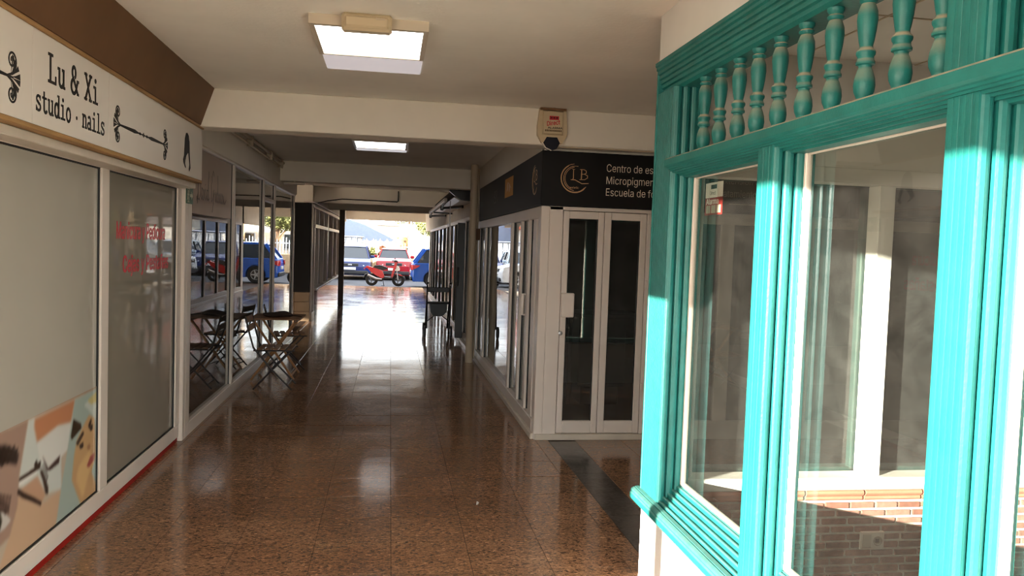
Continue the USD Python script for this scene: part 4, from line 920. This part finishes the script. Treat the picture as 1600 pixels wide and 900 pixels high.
def chair(label, loc, rz):
    c = thing('folding_chair', label, 'chair', loc, rz, group=None, local=True)
    # local: sits facing +x, seat at 0.45
    for k in range(5):
        x = -0.16 + k * 0.076
        part(c, 'seat_slat', cbox(x, x + 0.056, -0.20, 0.20, 0.437, 0.453, 0.003), M['slat'])
    for s in (-1, 1):
        y = 0.195 * s
        part(c, 'leg', tube([(0.20, y, 0.012), (-0.02, y, 0.24), (-0.20, y, 0.46), (-0.245, y, 0.62), (-0.285, y, 0.79)], 0.0095, 8), M['darkmetal'], True)
        part(c, 'leg', tube([(-0.20, y * 0.92, 0.012), (0.0, y * 0.92, 0.23), (0.19, y * 0.92, 0.43)], 0.0095, 8), M['darkmetal'], True)
        part(c, 'seat_rail', tube([(-0.20, y * 0.95, 0.43), (0.22, y * 0.95, 0.43)], 0.009, 8), M['darkmetal'], True)
    for z, xx in ((0.66, -0.258), (0.75, -0.278)):
        m = cbox(-0.010, 0.006, -0.20, 0.20, -0.032, 0.032, 0.003); m.apply_transform(trimesh.transformations.rotation_matrix(-0.22, [0, 1, 0])); m.apply_translation((xx, 0, z))
        part(c, 'back_slat', m, M['slat'])
    for x, z, w in ((0.155, 0.06, 0.195), (-0.155, 0.06, 0.18), (-0.115, 0.105, 0.18)):
        part(c, 'stretcher', tube([(x, -w, z), (x, w, z)], 0.007, 8), M['darkmetal'], True)
    return c
chair('folding slatted chair on the near side of the bistro table', (-1.20, 8.86, 0), 0.0)
chair('folding slatted chair behind the bistro table', (-1.24, 10.22, 0), 10.0)
bg = thing('cushion', 'dark folded cushion lying on the slatted bistro table', 'cushion', (-1.28, 9.5, 0.72))
m = trimesh.creation.icosphere(3, 1.0); m.apply_scale((0.17, 0.14, 0.035)); m.vertices[:, 2] += 0.010 * np.sin(m.vertices[:, 0] * 22) ; m.vertices[:, 2] = np.maximum(m.vertices[:, 2], -0.02); m.apply_translation((-1.27, 9.52, 0.74))
part(bg, 'pad', m, pbr('cushion_cloth', srgb(62, 46, 38), 0.9), True)
part(bg, 'tie', tube([(-1.10, 9.5, 0.735), (-1.02, 9.46, 0.73), (-0.99, 9.44, 0.725)], 0.006, 6), M['darkmetal'], True)

# ------------------------------------------------------------------ rollator by the awning shop
ro = thing('rollator', 'black walking frame on wheels with a hanging bag, parked before the awning shop', 'walking frame', (0.88, 14.1, 0))
M['rblack'] = pbr('rollator_black', srgb(20, 19, 20), 0.45)
for s, x in ((-1, 0.665), (1, 1.06)):
    part(ro, 'upright', tube([(x, 13.86, 0.16), (x, 13.90, 0.45), (x, 14.0, 0.80), (x, 13.98, 0.93)], 0.014, 10), M['rblack'], True)
    part(ro, 'front_leg', tube([(x, 14.0, 0.62), (x, 14.22, 0.40), (x, 14.38, 0.12)], 0.014, 10), M['rblack'], True)
    gr = part(ro, 'handle', tube([(x, 13.98, 0.93), (x, 13.93, 0.955), (x, 13.80, 0.955)], 0.018, 10), M['rblack'], True)
    part(gr, 'brake_lever', tube([(x, 13.92, 0.93), (x, 13.83, 0.915)], 0.007, 8), M['steel'], True)
    for y in (13.84, 14.38):
        wl = part(ro, 'wheel', disc_x(0.105, 0.035, (x - 0.0 + 0.03 * s * -1 * 0 + (-0.03 if s < 0 else 0.03), y, 0.105), 28, 0.03), M['rblack'], 40)
        part(wl, 'hub', disc_x(0.034, 0.045, (x + (-0.03 if s < 0 else 0.03), y, 0.105), 16), pbr('rollator_hub', srgb(90, 90, 92), 0.4) if (s, y) == (-1, 13.84) else '/World/Looks/rollator_hub', 40)
part(ro, 'back_strap', cbox(0.67, 1.055, 13.985, 14.0, 0.79, 0.875, 0.006), M['rblack'])
part(ro, 'seat', cbox(0.655, 1.07, 13.90, 14.16, 0.585, 0.615, 0.012), M['rblack'])
bagp = [(0.71, 0.59), (1.015, 0.59), (1.0, 0.44), (0.955, 0.385), (0.90, 0.37), (0.83, 0.37), (0.77, 0.385), (0.73, 0.44)]
part(ro, 'bag', _perm(extrude(Polygon(bagp).buffer(-0.01).buffer(0.01), 0.2), lambda x, y, z: (x, 14.12 - z, y)), M['rblack'])
for (x0, z0), (x1, z1) in (((0.665, 0.28), (0.86, 0.42)), ((1.06, 0.28), (0.87, 0.42))):
    part(ro, 'brace', tube([(x0, 13.9, z0), (x1, 14.0, z1)], 0.009, 8), M['rblack'], True)

# ------------------------------------------------------------------ car park: vehicles
M['carglass'] = pbr('car_glass', srgb(36, 42, 48), 0.04, 0.7)
M['tyre'] = pbr('tyre', srgb(26, 26, 27), 0.8)
M['rim'] = pbr('alloy_rim', srgb(176, 178, 182), 0.3, metal=0.7)
M['plastic'] = pbr('dark_plastic', srgb(34, 34, 36), 0.55)
M['headlamp'] = pbr('headlamp_glass', srgb(222, 226, 230), 0.1, 0.7)
M['taillamp'] = pbr('tail_lamp', srgb(176, 26, 34), 0.15, 0.6)
M['amber'] = pbr('amber_lamp', srgb(232, 140, 60), 0.2, 0.6)
M['plate'] = pbr('number_plate', srgb(220, 220, 214), 0.4)
def paint(n, c): return pbr('car_paint_' + n, c, 0.3, 0.4, coat=0.25)
def mir(pts): return pts + [(x, -y, z) for x, y, z in pts]
def car(label, colour, loc, rz, L=4.1, W=1.74, Hh=1.48, hood=0.30, belt=0.92, nose=0.72, tail=0.86, wind=0.42, rear=0.08, roofcol=None, grille=True, boot=False, lamp='headlamp'):
    """a saloon or hatchback with its nose towards +x of its own axes; z up, wheels on the ground"""
    c = thing('parked_car', label, 'car', loc, rz, local=True)
    a, f = -L / 2, L / 2
    prof = [(a + .05, .22), (a, .40), (a + .01, tail * .82), (a + .05, tail), (a + rear * L, belt + .02), (f - hood * L, belt), (f - .14 * L, nose + .14), (f - .06, nose), (f, nose - .22), (f, .38), (f - .06, .20)]
    Pm = Polygon(prof).buffer(-0.05).buffer(0.05)
    def slice_(poly, y0, y1): 
        m = _perm(extrude(poly, abs(y1 - y0)), lambda x, y, z: (x, min(y0, y1) + z, y)); m.invert(); return m
    ring = np.array(Pm.exterior.coords)[:-1]
    ctr = np.array([0, .5])
    lay = []
    for y, sc in ((-W / 2, .955), (-W / 2 + .05, .985), (-W / 2 + .18, 1.0), (W / 2 - .18, 1.0), (W / 2 - .05, .985), (W / 2, .955)):
        q = ctr + (ring - ctr) * [sc, sc]
        lay.append(np.column_stack([q[:, 0], np.full(len(q), y), q[:, 1]]))
    n = len(ring); V = np.vstack(lay); Fc = []; ring = ring[:n]
    for i in range(len(lay) - 1):
        for k in range(n):
            k2 = (k + 1) % n
            Fc += [[i * n + k, i * n + k2, (i + 1) * n + k2], [i * n + k, (i + 1) * n + k2, (i + 1) * n + k]]
    cap = mapbox_earcut.triangulate_float64(np.ascontiguousarray(ring), np.array([n], np.uint32)).reshape(-1, 3).astype(int)
    tri = np.array(cap)
    Fc = np.array(Fc)
    body = trimesh.Trimesh(V, np.vstack([Fc, tri, tri[:, ::-1] + (len(lay) - 1) * n]), process=True)
    trimesh.repair.fix_normals(body)
    wx = (f - .19 * L, a + .20 * L); R = .315
    cuts = []
    for x in wx:
        for s in (-1, 1):
            k = trimesh.creation.cylinder(R + .05, .30, sections=28); k = _perm(k, lambda p, q, r: (p, r, q)); k.invert(); k.apply_translation((x, s * (W / 2 - .08), R)); cuts.append(k)
    try: body = trimesh.boolean.difference([body] + cuts, engine='manifold')
    except Exception: pass
    part(c, 'body', body, colour, 35)
    x0, x1, x2, x3 = f - hood * L - .02, f - wind * L, a + (rear + .10) * L, a + rear * L - .02
    yb, yt = W / 2 - .07, W / 2 - .24
    part(c, 'windows', hull(mir([(x0, yb, belt - .02), (x3, yb, belt - .02), (x1, yt, Hh - .05), (x2, yt, Hh - .05)])), M['carglass'])
    part(c, 'roof', hull(mir([(x1 + .05, yt + .015, Hh - .07), (x1 - .25, yt + .0, Hh - .005), (x2 - .06, yt + .015, Hh - .07), (x2 + .2, yt, Hh - .005), ((x1 + x2) / 2, yt * .6, Hh + .012)])), roofcol or colour, 30)
    for s in (-1, 1):
        def pl(p, q, w): return bar((p[0], s * p[1], p[2]), (q[0], s * q[1], q[2]), w, .05, (0, s, .3))
        part(c, 'pillar', pl((x0 + .02, yb + .005, belt - .02), (x1 + .02, yt + .01, Hh - .05), .06), colour)
        part(c, 'pillar', pl((x3 + .02, yb + .005, belt - .02), (x2 - .02, yt + .01, Hh - .05), .12), colour)
        xm = (x1 + x2) / 2
        part(c, 'pillar', pl((xm, yb + .005, belt - .02), (xm, yt + .01, Hh - .05), .07), M['plastic'])
        mr = part(c, 'wing_mirror', cbox(x0 - .18, x0 - .04, min(s * (W / 2 - .02), s * (W / 2 + .16)), max(s * (W / 2 - .02), s * (W / 2 + .16)), belt + .02, belt + .15, .03), colour)
        part(c, 'headlamp', hull([(f - .30, s * (W / 2 - .015), nose - .01), (f - .10, s * (W / 2 - .06), nose - .16), (f - .02, s * (W / 2 - .32), nose - .15), (f - .12, s * (W / 2 - .30), nose + .0), (f - .28, s * (W / 2 - .05), nose - .13), (f + .008, s * (W / 2 - .28), nose - .18)]), M[lamp])
        part(c, 'tail_lamp', hull([(a - .02, s * (W / 2 - .34), tail - .06), (a - .02, s * (W / 2 - .30), tail - .22), (a - .02, s * (W / 2 - .10), tail - .06), (a - .01, s * (W / 2 - .08), tail - .26), (a + .06, s * (W / 2 + .012), tail - .07), (a + .05, s * (W / 2 + .012), tail - .25), (a + .34, s * (W / 2 + .012), tail - .08), (a + .22, s * (W / 2 + .012), tail - .17)]), M['taillamp'])
        for x in wx:
            k = disc_x(R, .2, (0, 0, 0), 30, .19); k = _perm(k, lambda p, q, r: (q, p, r)); k.invert(); k.apply_translation((x, s * (W / 2 - .12), R))
            w_ = part(c, 'wheel', k, M['tyre'], 40)
            sp = [trimesh.creation.cylinder(.19, .05, sections=24)]
            rim = _perm(sp[0], lambda p, q, r: (p, r, q)); rim.invert(); rim.apply_translation((x, s * (W / 2 - .10), R))
            part(w_, 'rim_back', rim, M['plastic'])
            star = unary_union([Polygon([(0, -.03), (.19, -.022), (.19, .022), (0, .03)])] + [affinity.rotate(Polygon([(0, -.03), (.19, -.022), (.19, .022), (0, .03)]), 72 * i, origin=(0, 0)) for i in range(1, 5)] + [Point(0, 0).buffer(.06), Point(0, 0).buffer(.195).difference(Point(0, 0).buffer(.165))])
            st_ = _perm(extrude(star, .02), lambda p, q, r: (p, r, q)); st_.invert(); st_.apply_translation((x, s * (W / 2 - .06) - .01, R))
            part(w_, 'spokes', st_, M['rim'])
    part(c, 'bumper', cbox(f - .05, f + .035, -W / 2 + .08, W / 2 - .08, .24, .40, .03), M['plastic'])
    part(c, 'bumper', cbox(a - .03, a + .06, -W / 2 + .08, W / 2 - .08, .26, .42, .03), M['plastic'])
    if grille:
        part(c, 'grille', cbox(f - .06, f + .012, -.36, .36, nose - .20, nose - .07, .02), M['plastic'])
        part(c, 'emblem', cbox(f + .0, f + .02, -.09, .09, nose - .155, nose - .105, .02), M['rim'])
    part(c, 'number_plate', cbox(f + .0, f + .042, -.26, .26, .43, .54, .006), M['plate'])
    part(c, 'number_plate', cbox(a - .022, a + .02, -.26, .26, .52, .63, .006), M['plate'])
    return c
car('dark blue hatchback parked nose-on at the left of the car park', paint('navy', srgb(16, 34, 88)), (-1.72, 37.6, 0), -90, L=4.2, W=1.74, Hh=1.50, nose=.78)
car('red hatchback parked nose-on behind the scooter', paint('red', srgb(140, 18, 26)), (0.19, 38.0, 0), -90, L=3.9, W=1.56, Hh=1.42, nose=.84, belt=.95, grille=True, lamp='headlamp', hood=.33, wind=.42)
car('bright blue hatchback side-on with its tail to the arcade opening', paint('blue', srgb(14, 76, 170)), (2.86, 31.05, 0), 0, L=4.1, W=1.72, Hh=1.50, tail=.92, rear=.03)
car('white hatchback side-on behind the dark square column', paint('white', srgb(220, 222, 224)), (-3.98, 32.7, 0), 0, L=4.2, W=1.80, Hh=1.58, nose=.82)
car('silver hatchback parked left of the dark blue one', paint('silver', srgb(176, 190, 204)), (-3.6, 37.0, 0), -90, L=4.1, W=1.72, Hh=1.48)
car('grey hatchback parked at the right of the car park', paint('grey', srgb(96, 104, 112)), (5.2, 37.6, 0), -90, L=4.1, W=1.72, Hh=1.48)
car('pale blue hatchback at the far right of the car park', paint('paleblue', srgb(120, 150, 186)), (8.1, 37.4, 0), -90, L=4.1, W=1.72, Hh=1.48)

# scooter: side on, front towards +x
so_ = thing('motor_scooter', 'red motor scooter on its stand at the edge of the tiles', 'scooter', (-0.16, 30.75, 0))
sx, sy = -0.16, 30.75
M['scred'] = paint('scooter_red', srgb(176, 26, 24))
M['scrim'] = pbr('scooter_rim', srgb(96, 98, 104), .35, metal=.5)
def wheelx(x, z, r):
    k = disc_x(r, .10, (0, 0, 0), 28, r * .58); k = _perm(k, lambda p, q, rr: (q, p, rr)); k.invert(); k.apply_translation((sx + x, sy, z))
    w = part(so_, 'wheel', k, M['tyre'], 40)
    star = unary_union([affinity.rotate(Polygon([(0, -.02), (r * .6, -.014), (r * .6, .014), (0, .02)]), 120 * i + 20, origin=(0, 0)) for i in range(3)] + [Point(0, 0).buffer(.045), Point(0, 0).buffer(r * .62).difference(Point(0, 0).buffer(r * .52))])
    m = _perm(extrude(star, .05), lambda p, q, rr: (p, rr, q)); m.invert(); m.apply_translation((sx + x, sy - .025, z)); part(w, 'rim', m, M['scrim'])
wheelx(-0.50, .235, .235); wheelx(0.50, .235, .235)
def sideplate(pts, w, mt, nm, y=0.0, lab=None):
    m = _perm(extrude(Polygon(pts).buffer(-.012).buffer(.012), w), lambda p, q, r: (sx + p, sy + y - w / 2 + r, q)); m.invert()
    return part(so_, nm, m, mt, label=lab)
sideplate([(-.70, .70), (-.62, .74), (-.30, .66), (-.10, .58), (-.02, .34), (-.12, .30), (-.34, .40), (-.52, .52)], .26, M['scred'], 'side_panel')
sideplate([(-.78, .66), (-.70, .76), (-.62, .76), (-.60, .70)], .18, M['scred'], 'tail_fairing')
sideplate([(-.46, .70), (-.40, .78), (-.20, .80), (.06, .72), (.10, .66), (-.10, .60), (-.30, .66)], .25, M['plastic'], 'seat')
sideplate([(-.06, .36), (.26, .34), (.28, .28), (-.02, .28)], .28, M['plastic'], 'footboard')
sideplate([(.20, .30), (.27, .30), (.43, .80), (.46, .93), (.36, .93), (.32, .78)], .22, M['scred'], 'leg_shield')
sideplate([(.36, .82), (.52, .76), (.56, .66), (.46, .58), (.38, .64)], .18, M['plate'], 'front_cowl', lab='pale front cowl')
sideplate([(.34, .47), (.44, .50), (.60, .46), (.70, .36), (.62, .40), (.48, .44)], .11, M['scred'], 'front_mudguard')
for s in (-.07, .07):
    part(so_, 'fork_leg', tube([(sx + .50, sy + s, .235), (sx + .42, sy + s * .8, .66)], .022, 10), M['rim'], True)
    part(so_, 'handlebar', tube([(sx + .36, sy, .93), (sx + .33, sy + s * 2.4, .98), (sx + .26, sy + s * 4.4, .97)], .016, 8), M['plastic'], True)
    part(so_, 'mirror', cbox(sx + .34, sx + .37, sy + s * 3.4 - .05, sy + s * 3.4 + .05, 1.03, 1.10, .012), M['plastic'])
sideplate([(.30, .92), (.36, 1.0), (.46, .98), (.48, .90)], .18, M['plastic'], 'instrument_cowl')
part(so_, 'exhaust', tube([(sx - .12, sy - .13, .26), (sx - .34, sy - .14, .28), (sx - .66, sy - .14, .42)], [.03, .05, .05], 14), M['steel'], True)
sideplate([(-.56, .34), (-.20, .36), (-.04, .28), (-.12, .18), (-.46, .20)], .20, M['plastic'], 'engine')
part(so_, 'stand', tube([(sx - .08, sy - .08, .22), (sx - .03, sy - .16, .012), (sx - .12, sy - .17, .012)], .010, 8), M['plastic'], True)
part(so_, 'tail_lamp', cbox(sx - .80, sx - .76, sy - .06, sy + .06, .62, .68, .01), M['taillamp'])
part(so_, 'rear_mudguard', tube([(sx - .60, sy, .48), (sx - .74, sy, .42), (sx - .80, sy, .30)], .03, 8), M['plastic'], True)

# ------------------------------------------------------------------ car park: what stands behind
M['whitewall'] = pbr('sunlit_white_wall', srgb(226, 222, 212), 0.85, 0.2, var=0.04, vscale=.6)
M['tanwall'] = pbr('tan_wall', srgb(206, 176, 134), 0.85, 0.2, var=0.08, vscale=.8)
M['canopy'] = pbr('canopy_cloth', srgb(136, 147, 170), 0.8, 0.2, var=0.05)
M['picket'] = pbr('picket_paint', srgb(176, 182, 190), 0.5)
M['stone'] = pbr('low_stone_wall', srgb(186, 160, 126), 0.85, 0.2, var=0.2, vscale=5, bump=.004, bscale=15)
cn = thing('canopy', 'blue-grey sloping canopy roof with a scalloped edge beyond the car park', 'canopy', (-3.0, 50, 0))
part(cn, 'roof_slope', hull([(-4.2, 48.6, 3.52), (0.9, 48.6, 1.98), (0.9, 48.6, 1.92), (-4.2, 48.6, 3.46), (-4.2, 55, 4.0), (0.9, 55, 2.2), (0.9, 55, 2.14), (-4.2, 55, 3.94)]), M['canopy'])
part(cn, 'front_gable', hull([(-9.4, 48.58, 1.95), (-4.2, 48.58, 3.5), (0.9, 48.58, 1.95), (-9.4, 48.62, 1.95), (-4.2, 48.62, 3.5), (0.9, 48.62, 1.95)]), M['canopy'])
part(cn, 'roof_slope', hull([(-4.2, 48.6, 3.52), (-9.4, 48.6, 1.98), (-9.4, 48.6, 1.92), (-4.2, 48.6, 3.46), (-4.2, 55, 4.0), (-9.4, 55, 2.2), (-9.4, 55, 2.14), (-4.2, 55, 3.94)]), M['canopy'])
for k in range(18):
    x = -6.0 + k * 0.40
    part(cn, 'scallop', _perm(extrude(Point(0, 0).buffer(.19).intersection(sbox(-.2, -.2, .2, .02)), .02), lambda p, q, r: (x + p, 48.57 - r, 1.96 + q)), M['canopy'])
for x in (-5.5, -2.0, 0.85):
    part(cn, 'pole', tube([(x, 48.7, 0), (x, 48.7, 1.96)], .04, 8), M['picket'], True)
fn = thing('picket_fence', 'pale upright picket fence along the far side of the car park', 'fence', (0, 41.5, 0))
for k in range(64):
    x = -4.2 + k * 0.15
    part(fn, 'picket', cbox(x, x + 0.05, 41.48, 41.51, 0.1, 1.72 + .10 * math.sin(k * 1.7), .008), M['picket'])
for z in (0.5, 1.45):
    part(fn, 'rail', cbox(-4.3, 5.6, 41.51, 41.55, z, z + .06, .006), M['picket'])
lw = solo('wall_far', cbox(-9, 16, 40.6, 40.9, 0.0, 0.95, .03), M['stone'], 'low tan stone wall behind the parked cars', kind='structure')
wh = thing('white_house', 'bright white house behind the canopy', 'building', (2, 57, 0))
part(wh, 'wall', box(-2.0, 9.0, 57, 63, 0, 2.9), M['whitewall'])
part(wh, 'wall', box(-7.0, -2.0, 58, 63, 0, 2.6), M['whitewall'])
part(wh, 'roof_edge', cbox(-2.1, 9.1, 56.9, 63.1, 2.9, 3.05, .03), M['whitewall'])
for x in (0.4, 3.2, 6.0):
    wd = part(wh, 'window', cbox(x, x + .9, 56.93, 57.0, 1.0, 2.1, .02), M['picket']); part(wd, 'pane', box(x + .07, x + .83, 56.915, 56.93, 1.07, 2.03), M['carglass'])
wd = part(wh, 'window', cbox(-3.6, -2.9, 57.93, 58.0, 1.55, 2.3, .02), M['picket']); part(wd, 'pane', box(-3.53, -2.97, 57.91, 57.93, 1.62, 2.23), M['carglass'])
sd = thing('shed', 'grey ribbed shed with a white heart sign behind the dark blue hatchback', 'shed', (-2.6, 43.0, 0))
part(sd, 'wall', box(-4.6, -1.55, 43.0, 45.5, 0, 1.92), pbr('shed_grey', srgb(150, 156, 162), .6))
for k in range(10):
    part(sd, 'rib', cbox(-4.5 + .3 * k, -4.44 + .3 * k, 42.97, 43.0, 0, 1.9, .005), pbr('shed_rib', srgb(136, 142, 150), .6) if k == 0 else '/World/Looks/shed_rib')
part(sd, 'roof', cbox(-4.7, -1.45, 42.85, 45.6, 1.92, 1.98, .01), M['canopy'])
heart = unary_union([Point(-.11, .08).buffer(.13), Point(.11, .08).buffer(.13), Polygon([(-.23, .03), (.23, .03), (0, -.26)])])
part(sd, 'heart_sign', _perm(extrude(heart, .02), lambda p, q, r: (-2.62 + p, 42.95 - r, 1.62 + q)), M['whitewall'])
hb = thing('tile_roof_house', 'white house with a terracotta tile roof at the left of the car park', 'building', (-9, 46, 0))
part(hb, 'wall', box(-16, -5.2, 46, 53, 0, 2.75), M['whitewall'])
part(hb, 'porch_band', cbox(-16, -5.1, 45.6, 46, 2.25, 2.72, .02), pbr('porch_grey', srgb(120, 112, 110), .7))
terra = pbr('terracotta', srgb(176, 92, 64), .8, .2, var=.15, vscale=4)
part(hb, 'roof', hull([(-16.3, 45.3, 2.75), (-5.0, 45.3, 2.75), (-16.3, 45.3, 2.83), (-5.0, 45.3, 2.83), (-16.3, 49.5, 4.6), (-5.0, 49.5, 4.6), (-16.3, 53.5, 2.8), (-5.0, 53.5, 2.8)]), terra)
for k in range(38):
    x = -16.1 + .3 * k
    part(hb, 'roof_tile', tube([(x, 45.28, 2.86), (x, 49.5, 4.64)], .07, 6), terra, True)
tb_ = thing('tan_building', 'tan two-storey building at the right of the car park', 'building', (12, 47, 0))
part(tb_, 'wall', box(6.5, 20, 47, 56, 0, 6.4), M['tanwall'])
part(tb_, 'parapet', cbox(6.4, 20.1, 46.9, 56.1, 6.4, 6.75, .04), M['whitewall'])
for r in range(2):
    for k in range(5):
        x = 7.3 + 2.5 * k; z = 1.0 + 3.0 * r
        wd = part(tb_, 'window', cbox(x, x + 1.2, 46.93, 47, z, z + 1.4, .02), M['whitewall']); part(wd, 'pane', box(x + .09, x + 1.11, 46.915, 46.93, z + .09, z + 1.31), M['carglass'])
leaf_green = pbr('leaf_green', srgb(92, 112, 48), .6, .3, var=.3, vscale=2)
leaf_yel = pbr('leaf_yellow', srgb(128, 130, 78), .6, .3, var=.3, vscale=2)
bark = pbr('bark', srgb(140, 112, 88), .85, .2, var=.2, vscale=8)
def leaves(centres, radii, n, size, seed, squash=.8):
    g = np.random.default_rng(seed); V = []; Fc = []
    pick = g.integers(len(centres), size=n)
    d = g.normal(size=(n, 3)); d /= np.linalg.norm(d, axis=1, keepdims=True); d *= (g.random((n, 1)) ** .4)
    p = np.array(centres)[pick] + d * np.array(radii)[pick][:, None] * [1, 1, squash]
    for i in range(n):
        u = g.normal(size=3); u /= np.linalg.norm(u); v = np.cross(u, g.normal(size=3)); v /= np.linalg.norm(v); w = np.cross(u, v)
        s = size * (0.7 + .6 * g.random()); b = len(V)
        V += [p[i] - u * s, p[i] + v * s * .4 + w * s * .12, p[i] + u * s, p[i] - v * s * .4 + w * s * .12, p[i] - w * s * .05]
        Fc += [[b, b + 1, b + 4], [b + 1, b + 2, b + 4], [b + 2, b + 3, b + 4], [b + 3, b, b + 4]]
    return trimesh.Trimesh(np.array(V), np.array(Fc), process=False)
def tree(name, label, x, y, h, r, mt, seed, cat='tree', n=2200, trunk=.12):
    t = thing(name, label, cat, (x, y, 0)); g = np.random.default_rng(seed)
    cs = [(x + g.normal() * r * .45, y + g.normal() * r * (.45 if cat == 'tree' else .12), h - r * .7 + g.normal() * r * .35) for _ in range(9)]
    part(t, 'foliage', leaves(cs, [r * (.6 if cat == 'tree' else .45)] * 9, n, .11 if cat == 'tree' else .06, seed), mt, kind='stuff')
    part(t, 'trunk', tube([(x, y, 0), (x + .05, y, h * .4), (x - .04, y + .05, h - r * .8)], [trunk, trunk * .8, trunk * .5], 10), bark, True)
    for c in cs[:4]:
        part(t, 'branch', tube([(x - .02, y, h * .45), ((x + c[0]) / 2, (y + c[1]) / 2, (h * .5 + c[2]) / 2), c], [trunk * .5, trunk * .35, trunk * .15], 8), bark, True)
tree('tree', 'yellow-green tree at the right edge of the arcade opening', 2.75, 44.0, 3.5, 1.0, leaf_yel, 11)
tree('tree', 'small tree crown over the white house roof', 1.5, 64.5, 4.4, .8, leaf_yel, 12, n=900)
tree('tree', 'green tree before the tan building', 6.0, 44.5, 4.2, 1.6, leaf_green, 13)
tree('tree', 'tall green tree behind the tile-roofed house', -10.0, 59.0, 6.5, 2.0, leaf_green, 14)
tree('shrub', 'pale green shrub beside the dark blue hatchback', -1.05, 40.0, 1.35, .32, leaf_yel, 15, 'shrub', 900, .03)
tree('shrub', 'bushy green shrub right of the tail of the bright blue hatchback', 4.0, 39.9, 1.6, .6, leaf_green, 16, 'shrub', 1400, .04)
tree('shrub', 'green shrub over the low wall far right', 7.2, 39.9, 1.7, .6, leaf_green, 17, 'shrub', 1400, .04)
pm = thing('palm_stump', 'orange-brown cut palm trunk behind the red hatchback', 'palm trunk', (0.62, 42.6, 0))
m = lathe([(0, 0), (.20, 0), (.19, .5), (.22, 1.1), (.30, 1.6), (.32, 1.85), (.22, 2.0), (0, 2.02)], 18, (0.62, 42.6, 0)); part(pm, 'trunk', m, pbr('palm_bark', srgb(190, 138, 90), .9, .2, var=.3, vscale=9, bump=.01, bscale=12), 40)
for k in range(14):
    a = k * 2.4; z = 0.7 + .09 * k
    part(pm, 'frond_base', hull([(0.62 + math.cos(a + t) * r_, 42.6 + math.sin(a + t) * r_, z + zz) for t in (-.2, .2) for r_, zz in ((.18, 0), (.26, .05), (.36, .22))]), bark)
pm2 = thing('shrub', 'reddish brown shrub left of the red hatchback', 'shrub', (-0.42, 40.2, 0))
part(pm2, 'foliage', leaves([(-0.42, 40.2, 1.1), (-0.38, 40.2, 1.4)], [.16, .14], 700, .06, 21), pbr('leaf_rust', srgb(142, 92, 66), .7, .2, var=.3), kind='stuff')
part(pm2, 'stem', tube([(-0.42, 40.2, 0), (-0.40, 40.2, 1.3)], .02, 6), bark, True)

# the open side of the arcade behind and left of the camera
solo('wall_yard', cbox(-4.6, -4.4, -25, 1.9, 0, 1.0, .01), M['wallwhite'], 'low white yard wall on the open left side', kind='structure')
solo('column', tube([(-1.5, 1.72, 0), (-1.5, 1.72, 2.02)], .045, 14), M['conduit'], 'rainwater pipe at the end of the nail studio', kind='structure', smooth=40)
solo('column', cbox(1.15, 1.45, -1.0, -0.7, 0, 2.45, .01), M['beam'], 'square column at the open near end of the arcade', kind='structure')

# ------------------------------------------------------------------ small things
ps = thing('paper_scrap', 'tiny white paper scrap lying on the terrazzo before the corner shop', 'paper scrap', (0.58, 4.85, 0.0))
part(ps, 'paper', hull([(0.572, 4.83, .002), (0.572 + .012, 4.83 + .004, .006), (0.572 + .022, 4.83 + .05, .003), (0.572 + .008, 4.83 + .055, .009), (0.572 + .002, 4.83 + .03, .002)]), M['sign'])
